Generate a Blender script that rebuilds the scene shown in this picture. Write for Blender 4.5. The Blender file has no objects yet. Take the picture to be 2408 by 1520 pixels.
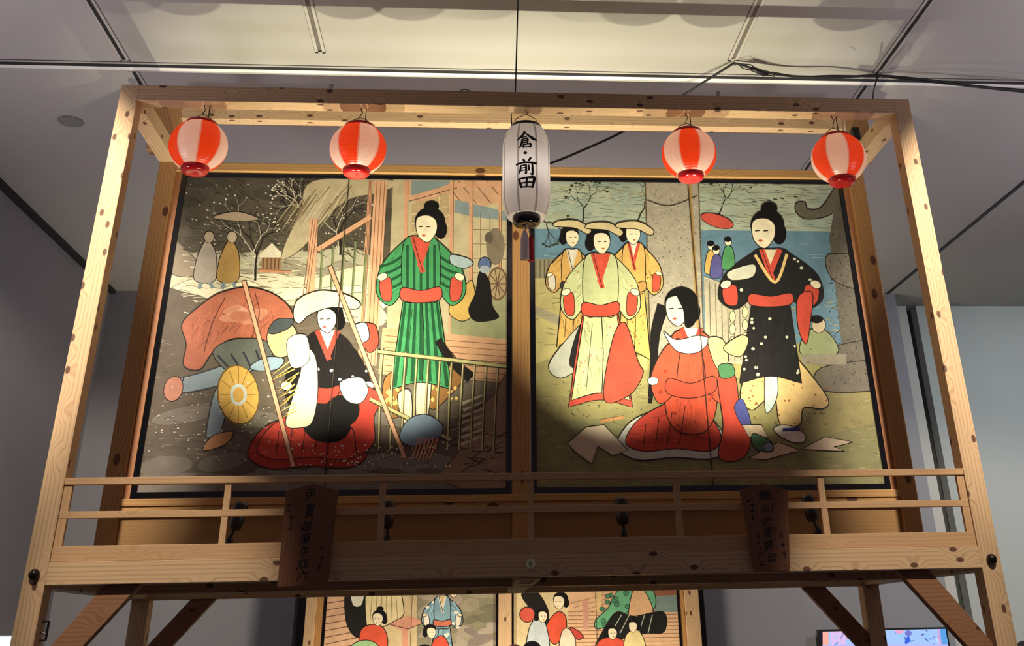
import bpy, bmesh, math, random
from mathutils import Vector, Matrix, geometry

# ---------------------------------------------------------------- camera
SC = bpy.context.scene
CAM_O = Vector((-0.2996, -5.6284, 1.7))
FPX, YAW, PITCH, ROLL, PPX, PPY = 2409.57, 0.0889, 0.4769, -0.0231, 1316.2, 244.23
_F = Vector((math.sin(YAW)*math.cos(PITCH), math.cos(YAW)*math.cos(PITCH), math.sin(PITCH)))
_R = Vector((math.cos(YAW), -math.sin(YAW), 0)); _U = _R.cross(_F)
_r = _R*math.cos(ROLL) + _U*math.sin(ROLL); _u = -_R*math.sin(ROLL) + _U*math.cos(ROLL)
cam_d = bpy.data.cameras.new('camera'); cam = bpy.data.objects.new('camera', cam_d)
SC.collection.objects.link(cam); SC.camera = cam
cam_d.sensor_width = 36; cam_d.lens = FPX/2408*36
cam_d.shift_x = (1204-PPX)/2408; cam_d.shift_y = -(760-PPY)/2408
cam_d.clip_start = 0.05; cam_d.clip_end = 200
cam.matrix_world = Matrix(((_r.x, _u.x, -_F.x, CAM_O.x), (_r.y, _u.y, -_F.y, CAM_O.y), (_r.z, _u.z, -_F.z, CAM_O.z), (0, 0, 0, 1)))

# ---------------------------------------------------------------- world, exposure, gallery lights, added fill lights
SC.view_settings.view_transform = 'Standard'; SC.view_settings.look = 'None'
SC.view_settings.exposure = 0.0; SC.view_settings.gamma = 1.0; SC.view_settings.use_curve_mapping = False
world = bpy.data.worlds.new('world'); SC.world = world; world.use_nodes = True
bg = world.node_tree.nodes['Background']; bg.inputs[0].default_value = (0.90, 0.64, 0.76, 1); bg.inputs[1].default_value = 0.12

def spot_light(name, loc, target, energy, angle, blend, color, radius, parent=None):
    l = bpy.data.lights.new(name, 'SPOT'); l.energy = energy; l.spot_size = math.radians(angle); l.spot_blend = blend
    l.color = color; l.shadow_soft_size = radius
    o = bpy.data.objects.new(name, l); SC.collection.objects.link(o)
    o.location = loc; d = Vector(target)-Vector(loc)
    o.rotation_euler = d.to_track_quat('-Z', 'Y').to_euler()
    if parent is not None:
        o.location = Vector(loc)-parent.location; o.parent = parent
    return o
WARM = (1.0, 0.86, 0.68)
# ceiling track spotlights of the gallery, in front of the stand, one towards each corner post
spot_light('unseen_spot', (-2.42, -2.9, 5.2), (-3.30, 0.0, 3.62), 1350, 47, 0.45, WARM, 0.04)
spot_light('unseen_spot', (-2.42, -2.9, 5.2), (-1.85, 0.0, 1.9), 760, 20, 0.8, WARM, 0.04)
spot_light('unseen_spot', (2.46, -2.9, 5.2), (3.35, 0.0, 3.5), 1350, 47, 0.45, WARM, 0.04)
spot_light('unseen_spot', (2.46, -2.9, 5.2), (1.95, 0.0, 1.9), 760, 20, 0.8, WARM, 0.04)
# unseen uplights added as ambient fill for the hall ceiling
for x_, y_, w_ in ((-2.6, -4.2, 110), (2.6, -4.2, 110), (-1.5, 3.6, 150), (1.5, 3.6, 150), (6.5, 1.0, 190), (-3.9, -1.2, 215), (4.3, -1.2, 215)):
    spot_light('fill_uplight', (x_, y_, 2.2 if y_ < 3 else 1.2), (x_, y_+.2, 5.2), w_, 124, 1.0, (0.97, 0.86, 0.98), 0.3)
# unseen washers added to brighten the left and far right walls
spot_light('unseen_spot', (-2.7, 2.0, 5.1), (-4.5, 1.6, 2.2), 80, 110, 1.0, (0.90, 0.90, 1.0), 0.1)
spot_light('unseen_spot', (7.0, 2.0, 5.0), (6.6, 6.8, 2.4), 520, 95, 1.0, (0.86, 0.95, 0.98), 0.1)

# ---------------------------------------------------------------- helpers
COL = SC.collection
def px(u, v, axis, val):
    """Point where the sight line of photo pixel (u, v) meets the plane axis = val."""
    d = _r*((u-PPX)/FPX) - _u*((v-PPY)/FPX) + _F
    i = 'xyz'.index(axis); t = (val-CAM_O[i])/d[i]
    return CAM_O + d*t
def lin(c):
    return tuple(((x/255)/12.92 if x/255 <= .04045 else ((x/255+.055)/1.055)**2.4) for x in c)
def tag(o, label=None, cat=None, group=None, kind=None):
    if label: o['label'] = label
    if cat: o['category'] = cat
    if group: o['group'] = group
    if kind: o['kind'] = kind
    return o
def empty(name, loc, label, cat, group=None):
    o = bpy.data.objects.new(name, None); COL.objects.link(o); o.location = loc; o.empty_display_size = .1
    return tag(o, label, cat, group)
class MB:
    def __init__(s): s.v = []; s.f = []; s.m = []
    def add(s, vs, fs, mi=0):
        b = len(s.v); s.v += [tuple(p) for p in vs]; s.f += [tuple(b+i for i in f) for f in fs]; s.m += [mi]*len(fs); return s
    def box(s, x0, x1, y0, y1, z0, z1, mi=0):
        vs = [(x, y, z) for x in (x0, x1) for y in (y0, y1) for z in (z0, z1)]
        return s.add(vs, [(0, 1, 3, 2), (4, 6, 7, 5), (0, 4, 5, 1), (2, 3, 7, 6), (0, 2, 6, 4), (1, 5, 7, 3)], mi)
    def prism(s, poly, y0, y1, mi=0):
        """poly: (x, z) outline, extruded from y0 to y1."""
        n = len(poly); vs = [(x, y0, z) for x, z in poly] + [(x, y1, z) for x, z in poly]
        fs = [tuple(range(n)), tuple(range(2*n-1, n-1, -1))] + [(i, i+n, (i+1) % n+n, (i+1) % n) for i in range(n)]
        return s.add(vs, fs, mi)
    def tube(s, pts, r, n=8, mi=0):
        pts = [Vector(p) for p in pts]; rs = r if isinstance(r, (list, tuple)) else [r]*len(pts)
        vs = []; fs = []; pu = None
        for i, p in enumerate(pts):
            t = (pts[min(i+1, len(pts)-1)]-pts[max(i-1, 0)]).normalized()
            a = Vector((0, 0, 1)) if abs(t.z) < .9 else Vector((1, 0, 0))
            u = t.cross(a).normalized() if pu is None else (pu-t*pu.dot(t)).normalized()
            pu = u; w = t.cross(u)
            vs += [p+(u*math.cos(2*math.pi*k/n)+w*math.sin(2*math.pi*k/n))*rs[i] for k in range(n)]
        for i in range(len(pts)-1):
            fs += [(i*n+k, i*n+(k+1) % n, (i+1)*n+(k+1) % n, (i+1)*n+k) for k in range(n)]
        fs += [tuple(range(n-1, -1, -1)), tuple((len(pts)-1)*n+k for k in range(n))]
        return s.add(vs, fs, mi)
    def lathe(s, prof, n=32, c=(0, 0, 0), mi=0, cap=True):
        vs = []; fs = []
        for r, z in prof: vs += [(c[0]+r*math.cos(2*math.pi*k/n), c[1]+r*math.sin(2*math.pi*k/n), c[2]+z) for k in range(n)]
        for i in range(len(prof)-1):
            fs += [(i*n+k, i*n+(k+1) % n, (i+1)*n+(k+1) % n, (i+1)*n+k) for k in range(n)]
        if cap: fs += [tuple(range(n-1, -1, -1)), tuple((len(prof)-1)*n+k for k in range(n))]
        return s.add(vs, fs, mi)
    def build(s, name, mats, parent=None, bevel=0, smooth=False, origin=None):
        me = bpy.data.meshes.new(name)
        off = Vector((0, 0, 0))
        if parent is not None:
            off = Vector(parent.location) if parent.parent is None else Vector(parent.location)+Vector(parent.parent.location)
        if origin is not None: off = Vector(origin)
        me.from_pydata([tuple(Vector(p)-off) for p in s.v], [], s.f); me.update()
        bm = bmesh.new(); bm.from_mesh(me); bmesh.ops.recalc_face_normals(bm, faces=bm.faces); bm.to_mesh(me); bm.free()
        for m in (mats if isinstance(mats, (list, tuple)) else [mats]): me.materials.append(m)
        for p, mi in zip(me.polygons, s.m): p.material_index = mi; p.use_smooth = smooth
        o = bpy.data.objects.new(name, me); COL.objects.link(o)
        if parent is not None: o.parent = parent
        elif origin is not None: o.location = origin
        if bevel:
            b = o.modifiers.new('bevel', 'BEVEL'); b.width = bevel; b.segments = 2; b.limit_method = 'ANGLE'
        return o

# ---------------------------------------------------------------- materials
def mat(name, rgb, rough=.6, metal=0, spec=.5, coat=0):
    m = bpy.data.materials.new(name); m.use_nodes = True; b = m.node_tree.nodes['Principled BSDF']
    b.inputs['Base Color'].default_value = (*rgb, 1); b.inputs['Roughness'].default_value = rough
    b.inputs['Metallic'].default_value = metal; b.inputs['Specular IOR Level'].default_value = spec; b.inputs['Coat Weight'].default_value = coat
    return m
def noise_mat(name, rgb, rgb2, scale, rough=.8, bump=0, bscale=None):
    m = mat(name, rgb, rough); nt = m.node_tree; b = nt.nodes['Principled BSDF']
    tc = nt.nodes.new('ShaderNodeTexCoord'); n = nt.nodes.new('ShaderNodeTexNoise'); n.inputs['Scale'].default_value = scale; n.inputs['Detail'].default_value = 4
    mx = nt.nodes.new('ShaderNodeMix'); mx.data_type = 'RGBA'; mx.inputs[6].default_value = (*rgb, 1); mx.inputs[7].default_value = (*rgb2, 1)
    nt.links.new(tc.outputs['Object'], n.inputs['Vector']); nt.links.new(n.outputs['Fac'], mx.inputs[0]); nt.links.new(mx.outputs[2], b.inputs['Base Color'])
    if bump:
        n2 = nt.nodes.new('ShaderNodeTexNoise'); n2.inputs['Scale'].default_value = bscale or scale*8; nt.links.new(tc.outputs['Object'], n2.inputs['Vector'])
        bp = nt.nodes.new('ShaderNodeBump'); bp.inputs['Strength'].default_value = bump; bp.inputs['Distance'].default_value = .004
        nt.links.new(n2.outputs['Fac'], bp.inputs['Height']); nt.links.new(bp.outputs[0], b.inputs['Normal'])
    return m
def wood(name, axis, light=(.62, .40, .20), dark=(.42, .225, .095), knots=True, kscale=1.0, rough=.55):
    """Planed cedar: growth-ring streaks along the member's axis and round dark knots."""
    m = mat(name, light, rough, spec=.3); nt = m.node_tree; N = nt.nodes; L = nt.links; b = N['Principled BSDF']
    tc = N.new('ShaderNodeTexCoord'); oi = N.new('ShaderNodeObjectInfo')
    sh = N.new('ShaderNodeVectorMath'); sh.operation = 'MULTIPLY_ADD'; sh.inputs[0].default_value = (3.7, 5.3, 7.1)
    cb = N.new('ShaderNodeCombineXYZ')
    for i in range(3): L.new(oi.outputs['Random'], cb.inputs[i])
    L.new(cb.outputs[0], sh.inputs[1]); L.new(tc.outputs['Object'], sh.inputs[2])
    sp = N.new('ShaderNodeSeparateXYZ'); L.new(sh.outputs[0], sp.inputs[0])
    al = 'XYZ'.index(axis); ac = [i for i in range(3) if i != al]
    su = N.new('ShaderNodeMath'); su.operation = 'ADD'; L.new(sp.outputs[ac[0]], su.inputs[0]); L.new(sp.outputs[ac[1]], su.inputs[1])
    def mul(sock, k):
        n = N.new('ShaderNodeMath'); n.operation = 'MULTIPLY'; L.new(sock, n.inputs[0]); n.inputs[1].default_value = k; return n.outputs[0]
    kv = N.new('ShaderNodeCombineXYZ'); L.new(mul(sp.outputs[al], 4.2*kscale), kv.inputs[0]); L.new(mul(su.outputs[0], 7.5*kscale), kv.inputs[1])
    vo = N.new('ShaderNodeTexVoronoi'); vo.voronoi_dimensions = '2D'; vo.inputs['Scale'].default_value = 1.0; L.new(kv.outputs[0], vo.inputs['Vector'])
    # grain bends round the knots
    nr = N.new('ShaderNodeMapRange'); nr.inputs[1].default_value = .0; nr.inputs[2].default_value = .35; nr.inputs[3].default_value = .045; nr.inputs[4].default_value = 0
    L.new(vo.outputs['Distance'], nr.inputs[0])
    ad = N.new('ShaderNodeMath'); ad.operation = 'ADD'; L.new(su.outputs[0], ad.inputs[0]); L.new(nr.outputs[0], ad.inputs[1])
    gv = N.new('ShaderNodeCombineXYZ'); L.new(mul(sp.outputs[al], .9), gv.inputs[0]); L.new(mul(ad.outputs[0], 14), gv.inputs[1])
    wv = N.new('ShaderNodeTexWave'); wv.wave_type = 'BANDS'; wv.bands_direction = 'Y'; wv.inputs['Scale'].default_value = 1.1; wv.inputs['Distortion'].default_value = 3.2
    wv.inputs['Detail'].default_value = 3; wv.inputs['Detail Scale'].default_value = .8; L.new(gv.outputs[0], wv.inputs['Vector'])
    gv2 = N.new('ShaderNodeCombineXYZ'); L.new(mul(sp.outputs[al], 3), gv2.inputs[0]); L.new(mul(ad.outputs[0], 130), gv2.inputs[1])
    no = N.new('ShaderNodeTexNoise'); no.inputs['Scale'].default_value = 1; no.inputs['Detail'].default_value = 3; L.new(gv2.outputs[0], no.inputs['Vector'])
    mx = N.new('ShaderNodeMix'); mx.data_type = 'RGBA'; mx.inputs[6].default_value = (*light, 1); mx.inputs[7].default_value = (*dark, 1)
    pw = N.new('ShaderNodeMath'); pw.operation = 'POWER'; L.new(wv.outputs['Fac'], pw.inputs[0]); pw.inputs[1].default_value = 3.0
    f1 = N.new('ShaderNodeMath'); f1.operation = 'MULTIPLY'; L.new(pw.outputs[0], f1.inputs[0]); f1.inputs[1].default_value = .55
    f2 = N.new('ShaderNodeMath'); f2.operation = 'MULTIPLY_ADD'; L.new(no.outputs['Fac'], f2.inputs[0]); f2.inputs[1].default_value = .35; L.new(f1.outputs[0], f2.inputs[2])
    L.new(f2.outputs[0], mx.inputs[0]); out = mx.outputs[2]
    if knots:
        kr = N.new('ShaderNodeMapRange'); kr.interpolation_type = 'SMOOTHSTEP'; kr.inputs[1].default_value = .072; kr.inputs[2].default_value = .105; kr.inputs[3].default_value = 1; kr.inputs[4].default_value = 0
        L.new(vo.outputs['Distance'], kr.inputs[0])
        # only some cells carry a knot
        sc_ = N.new('ShaderNodeSeparateColor'); L.new(vo.outputs['Color'], sc_.inputs[0])
        gt = N.new('ShaderNodeMath'); gt.operation = 'GREATER_THAN'; L.new(sc_.outputs[0], gt.inputs[0]); gt.inputs[1].default_value = .22
        km = N.new('ShaderNodeMath'); km.operation = 'MULTIPLY'; L.new(kr.outputs[0], km.inputs[0]); L.new(gt.outputs[0], km.inputs[1])
        k2 = N.new('ShaderNodeMath'); k2.operation = 'MULTIPLY'; L.new(km.outputs[0], k2.inputs[0]); k2.inputs[1].default_value = .9
        mk = N.new('ShaderNodeMix'); mk.data_type = 'RGBA'; L.new(k2.outputs[0], mk.inputs[0]); L.new(out, mk.inputs[6]); mk.inputs[7].default_value = (.07, .02, .012, 1); out = mk.outputs[2]
    L.new(out, b.inputs['Base Color'])
    bp = N.new('ShaderNodeBump'); bp.inputs['Strength'].default_value = .12; bp.inputs['Distance'].default_value = .002; L.new(f2.outputs[0], bp.inputs['Height']); L.new(bp.outputs[0], b.inputs['Normal'])
    return m
def emit(name, rgb, strength):
    m = bpy.data.materials.new(name); m.use_nodes = True; nt = m.node_tree; nt.nodes.clear()
    e = nt.nodes.new('ShaderNodeEmission'); e.inputs[0].default_value = (*rgb, 1); e.inputs[1].default_value = strength
    o = nt.nodes.new('ShaderNodeOutputMaterial'); nt.links.new(e.outputs[0], o.inputs[0]); return m
def vinyl(name, rgb, trans, tr_amt=.5, gloss=.06):
    """Thin lantern skin: part diffuse, part light passing through, faint gloss."""
    m = bpy.data.materials.new(name); m.use_nodes = True; nt = m.node_tree; N = nt.nodes; N.clear(); L = nt.links
    d = N.new('ShaderNodeBsdfDiffuse'); d.inputs[0].default_value = (*rgb, 1); t = N.new('ShaderNodeBsdfTranslucent'); t.inputs[0].default_value = (*trans, 1)
    g = N.new('ShaderNodeBsdfGlossy'); g.inputs['Roughness'].default_value = .3; m1 = N.new('ShaderNodeMixShader'); m1.inputs[0].default_value = tr_amt
    m2 = N.new('ShaderNodeMixShader'); m2.inputs[0].default_value = gloss; o = N.new('ShaderNodeOutputMaterial')
    L.new(d.outputs[0], m1.inputs[1]); L.new(t.outputs[0], m1.inputs[2]); L.new(m1.outputs[0], m2.inputs[1]); L.new(g.outputs[0], m2.inputs[2]); L.new(m2.outputs[0], o.inputs[0]); return m
def paint_mat(name, mott=.25, rough=.55):
    m = mat(name, (1, 1, 1), rough, spec=.25); nt = m.node_tree; N = nt.nodes; L = nt.links; b = N['Principled BSDF']
    a = N.new('ShaderNodeAttribute'); a.attribute_name = 'paint'; tc = N.new('ShaderNodeTexCoord')
    n = N.new('ShaderNodeTexNoise'); n.inputs['Scale'].default_value = 9; n.inputs['Detail'].default_value = 8; n.inputs['Roughness'].default_value = .7
    L.new(tc.outputs['Object'], n.inputs['Vector'])
    r = N.new('ShaderNodeMapRange'); r.inputs[1].default_value = .3; r.inputs[2].default_value = .7; r.inputs[3].default_value = 1-mott; r.inputs[4].default_value = 1+mott*.4; L.new(n.outputs['Fac'], r.inputs[0])
    mu = N.new('ShaderNodeMix'); mu.data_type = 'RGBA'; mu.blend_type = 'MULTIPLY'; mu.inputs[0].default_value = 1
    L.new(a.outputs['Color'], mu.inputs[6]); L.new(r.outputs[0], mu.inputs[7]); L.new(mu.outputs[2], b.inputs['Base Color']); return m

CED = dict(light=(.60, .425, .255), dark=(.39, .235, .125))
WX, WY, WZ = wood('cedar_along_x', 'X', **CED), wood('cedar_along_y', 'Y', **CED), wood('cedar_along_z', 'Z', **CED)
BRACE = wood('cedar_shaded', 'X', (.26, .13, .07), (.18, .08, .04))  # brace cedar darkened: the shade on the braces is put into the colour
RAIL = wood('rail_wood', 'X', (.52, .33, .18), (.43, .255, .125), knots=False); RAILZ = wood('rail_wood_upright', 'Z', (.52, .33, .18), (.43, .255, .125), knots=False)
BKZ = wood('frame_wood_upright', 'Z', (.42, .235, .09), (.29, .14, .05), kscale=.6); BKX = wood('frame_wood_across', 'X', (.46, .27, .10), (.31, .16, .06), kscale=.6)
PLYX = wood('plywood', 'X', (.28, .16, .062), (.24, .13, .048), knots=False)
JAMB = wood('jamb_wood', 'Z', (.36, .16, .07), (.26, .11, .045), knots=False)
PLQ = wood('plaque_wood', 'Z', (.20, .085, .042), (.145, .058, .028), knots=False)
CEIL = noise_mat('ceiling_paint', (.46, .45, .42), (.43, .42, .39), 3, .95, .12, 60)
WALL = noise_mat('wall_cloth', (.31, .31, .35), (.285, .285, .32), 2, .95, .15, 90)
WALLR = noise_mat('wall_cloth_pale', (.52, .54, .53), (.49, .51, .50), 2, .95, .15, 90)
WSTRIP = noise_mat('wall_strip_pale', (.62, .60, .56), (.58, .56, .52), 2, .95)
RECESS = mat('recess_dark', (.13, .15, .14), .9)
FLOOR = noise_mat('floor_carpet', (.16, .14, .14), (.12, .10, .10), 30, .95)
BLACK = mat('black_plastic', (.006, .006, .007), .4); LACQ = mat('black_lacquer', (.004, .004, .006), .12, coat=.2); TRACK = mat('track_black', (.02, .02, .022), .6)
STRIP = mat('white_strip', (.92, .92, .88), .5); TRACK2 = mat('track_grey', (.16, .15, .13), .6)
PALE = mat('track_rim', (.50, .48, .44), .6); VENT = mat('vent_grey', (.24, .25, .21), .7); WIRE = mat('cable_black', (.01, .01, .012), .5); STEEL = mat('steel', (.45, .45, .45), .35, 1)
IRON = mat('dark_iron', (.035, .03, .025), .22, .8); INK = mat('ink', (.006, .005, .006), .7); PINK_INK = mat('ink_thin', (.02, .014, .018), .8)
LRED = vinyl('lantern_red', (.80, .045, .012), (1.0, .10, .012), .55); LWHITE = vinyl('lantern_white', (.80, .70, .66), (.95, .80, .70), .5); LEDGE = vinyl('lantern_pink_edge', (.72, .36, .34), (.9, .45, .35), .5)
LCAP = mat('lantern_cap_red', (.55, .008, .012), .18, coat=.4); PAPER = vinyl('lantern_paper', (.86, .82, .80), (.95, .92, .88), .5, .03); SEAM = vinyl('lantern_seam', (.50, .46, .46), (.5, .45, .42), .4, .02)
WHITE_T = noise_mat('tassel_white', (.88, .82, .84), (.75, .68, .72), 60, .8); RED_T = mat('tassel_red', (.42, .008, .02), .7)
PAINT = paint_mat('painted_pigment')

# ---------------------------------------------------------------- the room
H = 5.35
def struct(name, mb, m, parent=None, **k):
    o = mb.build(name, m, parent, **k)
    if parent is None: o['kind'] = 'structure'
    return o
struct('floor', MB().box(-4.761, 14, -9, 7.480, -.1, 0), FLOOR)
struct('ceiling', MB().box(-4.761, 14, -9, 7.480, H, H+.2), CEIL)
struct('wall_left', MB().box(-4.761, -4.538, -9, 6.344, 0, H), WALL)
struct('wall_back', MB().box(-4.761, 4.871, 6.344, 6.567, 0, H), WALL)
struct('wall_right', MB().box(5.357, 14, 6.892, 7.074, 0, H), WALLR)
struct('trim_1', MB().box(4.607, 5.226, 6.892, 7.023, 0, H), WSTRIP)
struct('trim_2', MB().box(5.175, 5.428, 7.125, 7.277, 0, H), RECESS)
# long ceiling channel across the room: thin shadow gap, black track, white strip
ch = struct('trim_3', MB().box(-4.528, 12, 0.892, 0.908, H-.003, H), PALE)
MB().box(-4.528, 12, 0.879, 0.886, H-.002, H).build('shadow_gap', TRACK, ch); MB().box(-4.528, 12, 0.908, 0.948, H-.005, H).build('black_track', TRACK, ch); MB().box(-4.528, 12, 0.948, 0.996, H-.004, H).build('white_strip', STRIP, ch)
struct('trim_4', MB().box(-4.538, -4.467, -9, 6.334, H-.035, H-.0), TRACK)
def track(n, x, y0, y1, dark=True):
    o = struct('trim_%d' % n, MB().box(x-.034, x-.014, y0, y1, H-.006, H).box(x+.014, x+.034, y0, y1, H-.006, H).box(x-.034, x+.034, y1-.014, y1, H-.006, H), PALE)
    MB().box(x-.014, x+.014, y0, y1-.016, H-.003, H).build('track_slot', TRACK if dark else TRACK2, o)
    for e in (-.035, .035): MB().box(x+e-.003, x+e+.003, y0, y1, H-.0025, H).build('edge_gap', TRACK2, o)
    MB().box(x-.014, x+.014, y1-.036, y1-.016, H-.004, H).build('end_stop', TRACK, o)
track(5, -2.789, -6.005, 0.864); track(6, -2.774, 1.021, 6.263); track(7, -1.410, -6.005, 0.692, False); track(8, 1.521, -6.005, 0.676, False); track(9, 2.647, -6.005, 0.864); track(10, 2.630, 1.021, 6.263)
struct('trim_11', MB().box(4.759, 4.800, -6.005, 6.334, H-.008, H), TRACK)
v = MB().lathe([(.001, 0), (.088, 0), (.094, .004), (.094, .012)], 32, (-3.487, 1.852, H-.012)).build('ceiling_vent', VENT, origin=(-3.487, 1.852, H-.012)); tag(v, 'round grey ceiling disc left of the stand', 'vent')

# ---------------------------------------------------------------- the wooden stand
stand = empty('wooden_stand', (0, 0, 0), 'tall cedar post-and-beam stand holding two folding screens and lanterns', 'stand')
def part(name, mb, m, parent=stand, bevel=.003): return mb.build(name, m, parent, bevel=bevel)
for s in (-1, 1):
    a, b_ = sorted((s*2.45, s*2.343))
    part('post', MB().box(a, b_, 0, .105, 0, 4.593), WZ)
    part('side_beam', MB().box(a, b_, 0, 1.04, 4.593, 4.698), WY)
    part('rear_post', MB().box(*sorted((s*2.44, s*2.33)), 1.79, 1.895, 0, 1.94), WZ)
    part('platform_side_beam', MB().box(a, b_, .105, 1.79, 1.945, 2.05), WY)
    # knee braces, front and rear
    for y0 in (.043, 1.80):
        x1, z1, x2, z2, w = 2.343, 1.56, 1.905, 1.953, .057
        d = Vector((x2-x1, 0, z2-z1)).normalized(); n = Vector((-d.z, 0, d.x))
        L = [(x1, 1.44), (x1, 1.612), (2.077, 1.953), (1.905, 1.953)] if y0 < 1 else [(2.33, 1.49), (2.33, 1.655), (2.075, 1.94), (1.92, 1.94)]
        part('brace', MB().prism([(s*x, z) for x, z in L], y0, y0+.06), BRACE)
    # dark round bolt cap on the post
    kb = MB(); c = (s*2.398, 0, 2.003 if s < 0 else 1.995)
    prof = [(.024, 0), (.026, .006), (.025, .016), (.020, .026), (.012, .032), (.002, .034)]
    n = 20; vs = []; fs = []
    for r, h in prof: vs += [(c[0]+r*math.cos(2*math.pi*k/n), -h, c[2]+r*math.sin(2*math.pi*k/n)) for k in range(n)]
    for i in range(len(prof)-1): fs += [(i*n+k, i*n+(k+1) % n, (i+1)*n+(k+1) % n, (i+1)*n+k) for k in range(n)]
    fs.append(tuple((len(prof)-1)*n+k for k in range(n))); kb.add(vs, fs); kb.build('bolt_cap', IRON, stand, smooth=True)
part('top_beam', MB().box(-2.343, 2.343, 0, .105, 4.593, 4.698), WX)
part('cross_beam', MB().box(-2.365, 2.365, .935, 1.035, 4.938, 5.04), WX)
for s in (-1, 1): part('short_post', MB().box(*sorted((s*2.365, s*2.56)), .93, 1.035, 4.698, 5.04), BKZ)
part('platform_beam', MB().box(-2.343, 2.343, 0, .105, 1.955, 2.059), WX)
part('platform_beam', MB().box(-2.343, 2.343, .905, 1.01, 1.942, 2.045), WX)
part('platform_beam', MB().box(-2.45, 2.45, 1.79, 1.895, 1.94, 2.045), WX)
jo = part('joist', MB().box(-.058, .062, .105, .905, 1.945, 2.03), WY)
part('joist', MB().box(-.058, .05, 1.01, 1.79, 1.942, 2.03), WY)
for yy in (.2, .38, .56, .74): MB().box(-.035, .035, yy, yy+.025, 1.9435, 1.9455).build('groove_shadow', INK, jo)  # dark strips painted as the shadow lines across the joist underside
for k in range(6):
    y0 = .11+k*.132; part('floor_plank', MB().box(-2.34, 2.34, y0, y0+.128, 2.035, 2.056), PLYX)
# handrail
for nm, z0, z1, y0, y1 in (('top_rail', 2.413, 2.447, .004, .040), ('middle_rail', 2.255, 2.288, .010, .036), ('bottom_rail', 2.060, 2.130, .008, .038)):
    part(nm, MB().box(-2.342, 2.342, y0, y1, z0, z1), RAIL, bevel=.002)
for x, w in ((-2.322, .020), (2.322, .020), (-1.535, .016), (-.756, .016), (.006, .016), (.776, .017), (1.551, .017)):
    part('baluster', MB().box(x-w, x+w, .012, .034, 2.130, 2.413), RAILZ, bevel=.001)
for u_, v_ in ((780, 203), (1688, 219)):
    p = px(u_, v_, 'y', .06); MB().box(p.x-.014, p.x+.014, .05, .07, 4.698, p.z+.012).build('metal_clip', STEEL, stand)
# round badge on the platform beam
bd = MB(); bdz = 2.011
def disc_y(c, r0, y0, y1, n=28):
    m_ = MB(); vs = [(c[0]+r0*math.cos(2*math.pi*k/n), y, c[1]+r0*math.sin(2*math.pi*k/n)) for y in (y0, y1) for k in range(n)]
    m_.add(vs, [tuple(range(n)), tuple(range(2*n-1, n-1, -1))]+[(k, k+n, (k+1) % n+n, (k+1) % n) for k in range(n)]); return m_
BADGE = mat('badge_cream', (.80, .82, .50), .4); BADGE2 = mat('badge_green', (.30, .42, .24), .4)
bo = disc_y((.002, bdz), .023, -.006, 0).build('badge', BADGE, stand); bo['label'] = 'small round green and cream badge'
leaf = MB().prism([(.002, bdz-.017), (.011, bdz-.006), (.012, bdz+.006), (.006, bdz+.017), (-.006, bdz+.016), (-.010, bdz+.004), (-.008, bdz-.008)], -.0075, -.006); leaf.build('badge_mark', BADGE2, bo)
# upper back frame that holds the screens
bf = bpy.data.objects.new('back_frame', None); COL.objects.link(bf); bf.parent = stand
for s in (-1, 1):
    part('frame_post', MB().box(*sorted((s*2.445, s*2.335)), .905, 1.01, 2.045, 4.593), BKZ, bf)
    part('jamb', MB().box(*sorted((s*2.335, s*2.294)), .932, 1.0, 2.40, 4.53), JAMB, bf, .001)
part('centre_post', MB().box(-.056, .057, .925, 1.01, 2.045, 4.532), BKZ, bf)
part('head_beam', MB().box(-2.335, 2.335, .905, 1.01, 4.532, 4.593), BKX, bf)
part('sill', MB().box(-2.335, 2.335, .908, 1.0, 2.405, 2.447), BKX, bf)
part('sill_rail', MB().box(-2.335, 2.335, .918, 1.0, 2.352, 2.405), BKX, bf)
part('back_board', MB().box(-2.335, 2.335, .945, .96, 2.045, 2.352), PLYX, bf, 0)
hk = MB().tube([(-2.343, .07, 1.80), (-2.315, .07, 1.80), (-2.315, .07, 1.72), (-2.343, .07, 1.72)], .006).tube([(-2.315, .07, 1.745), (-2.343, .07, 1.755)], .005)
hk.build('hook_bracket', IRON, stand)

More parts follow.
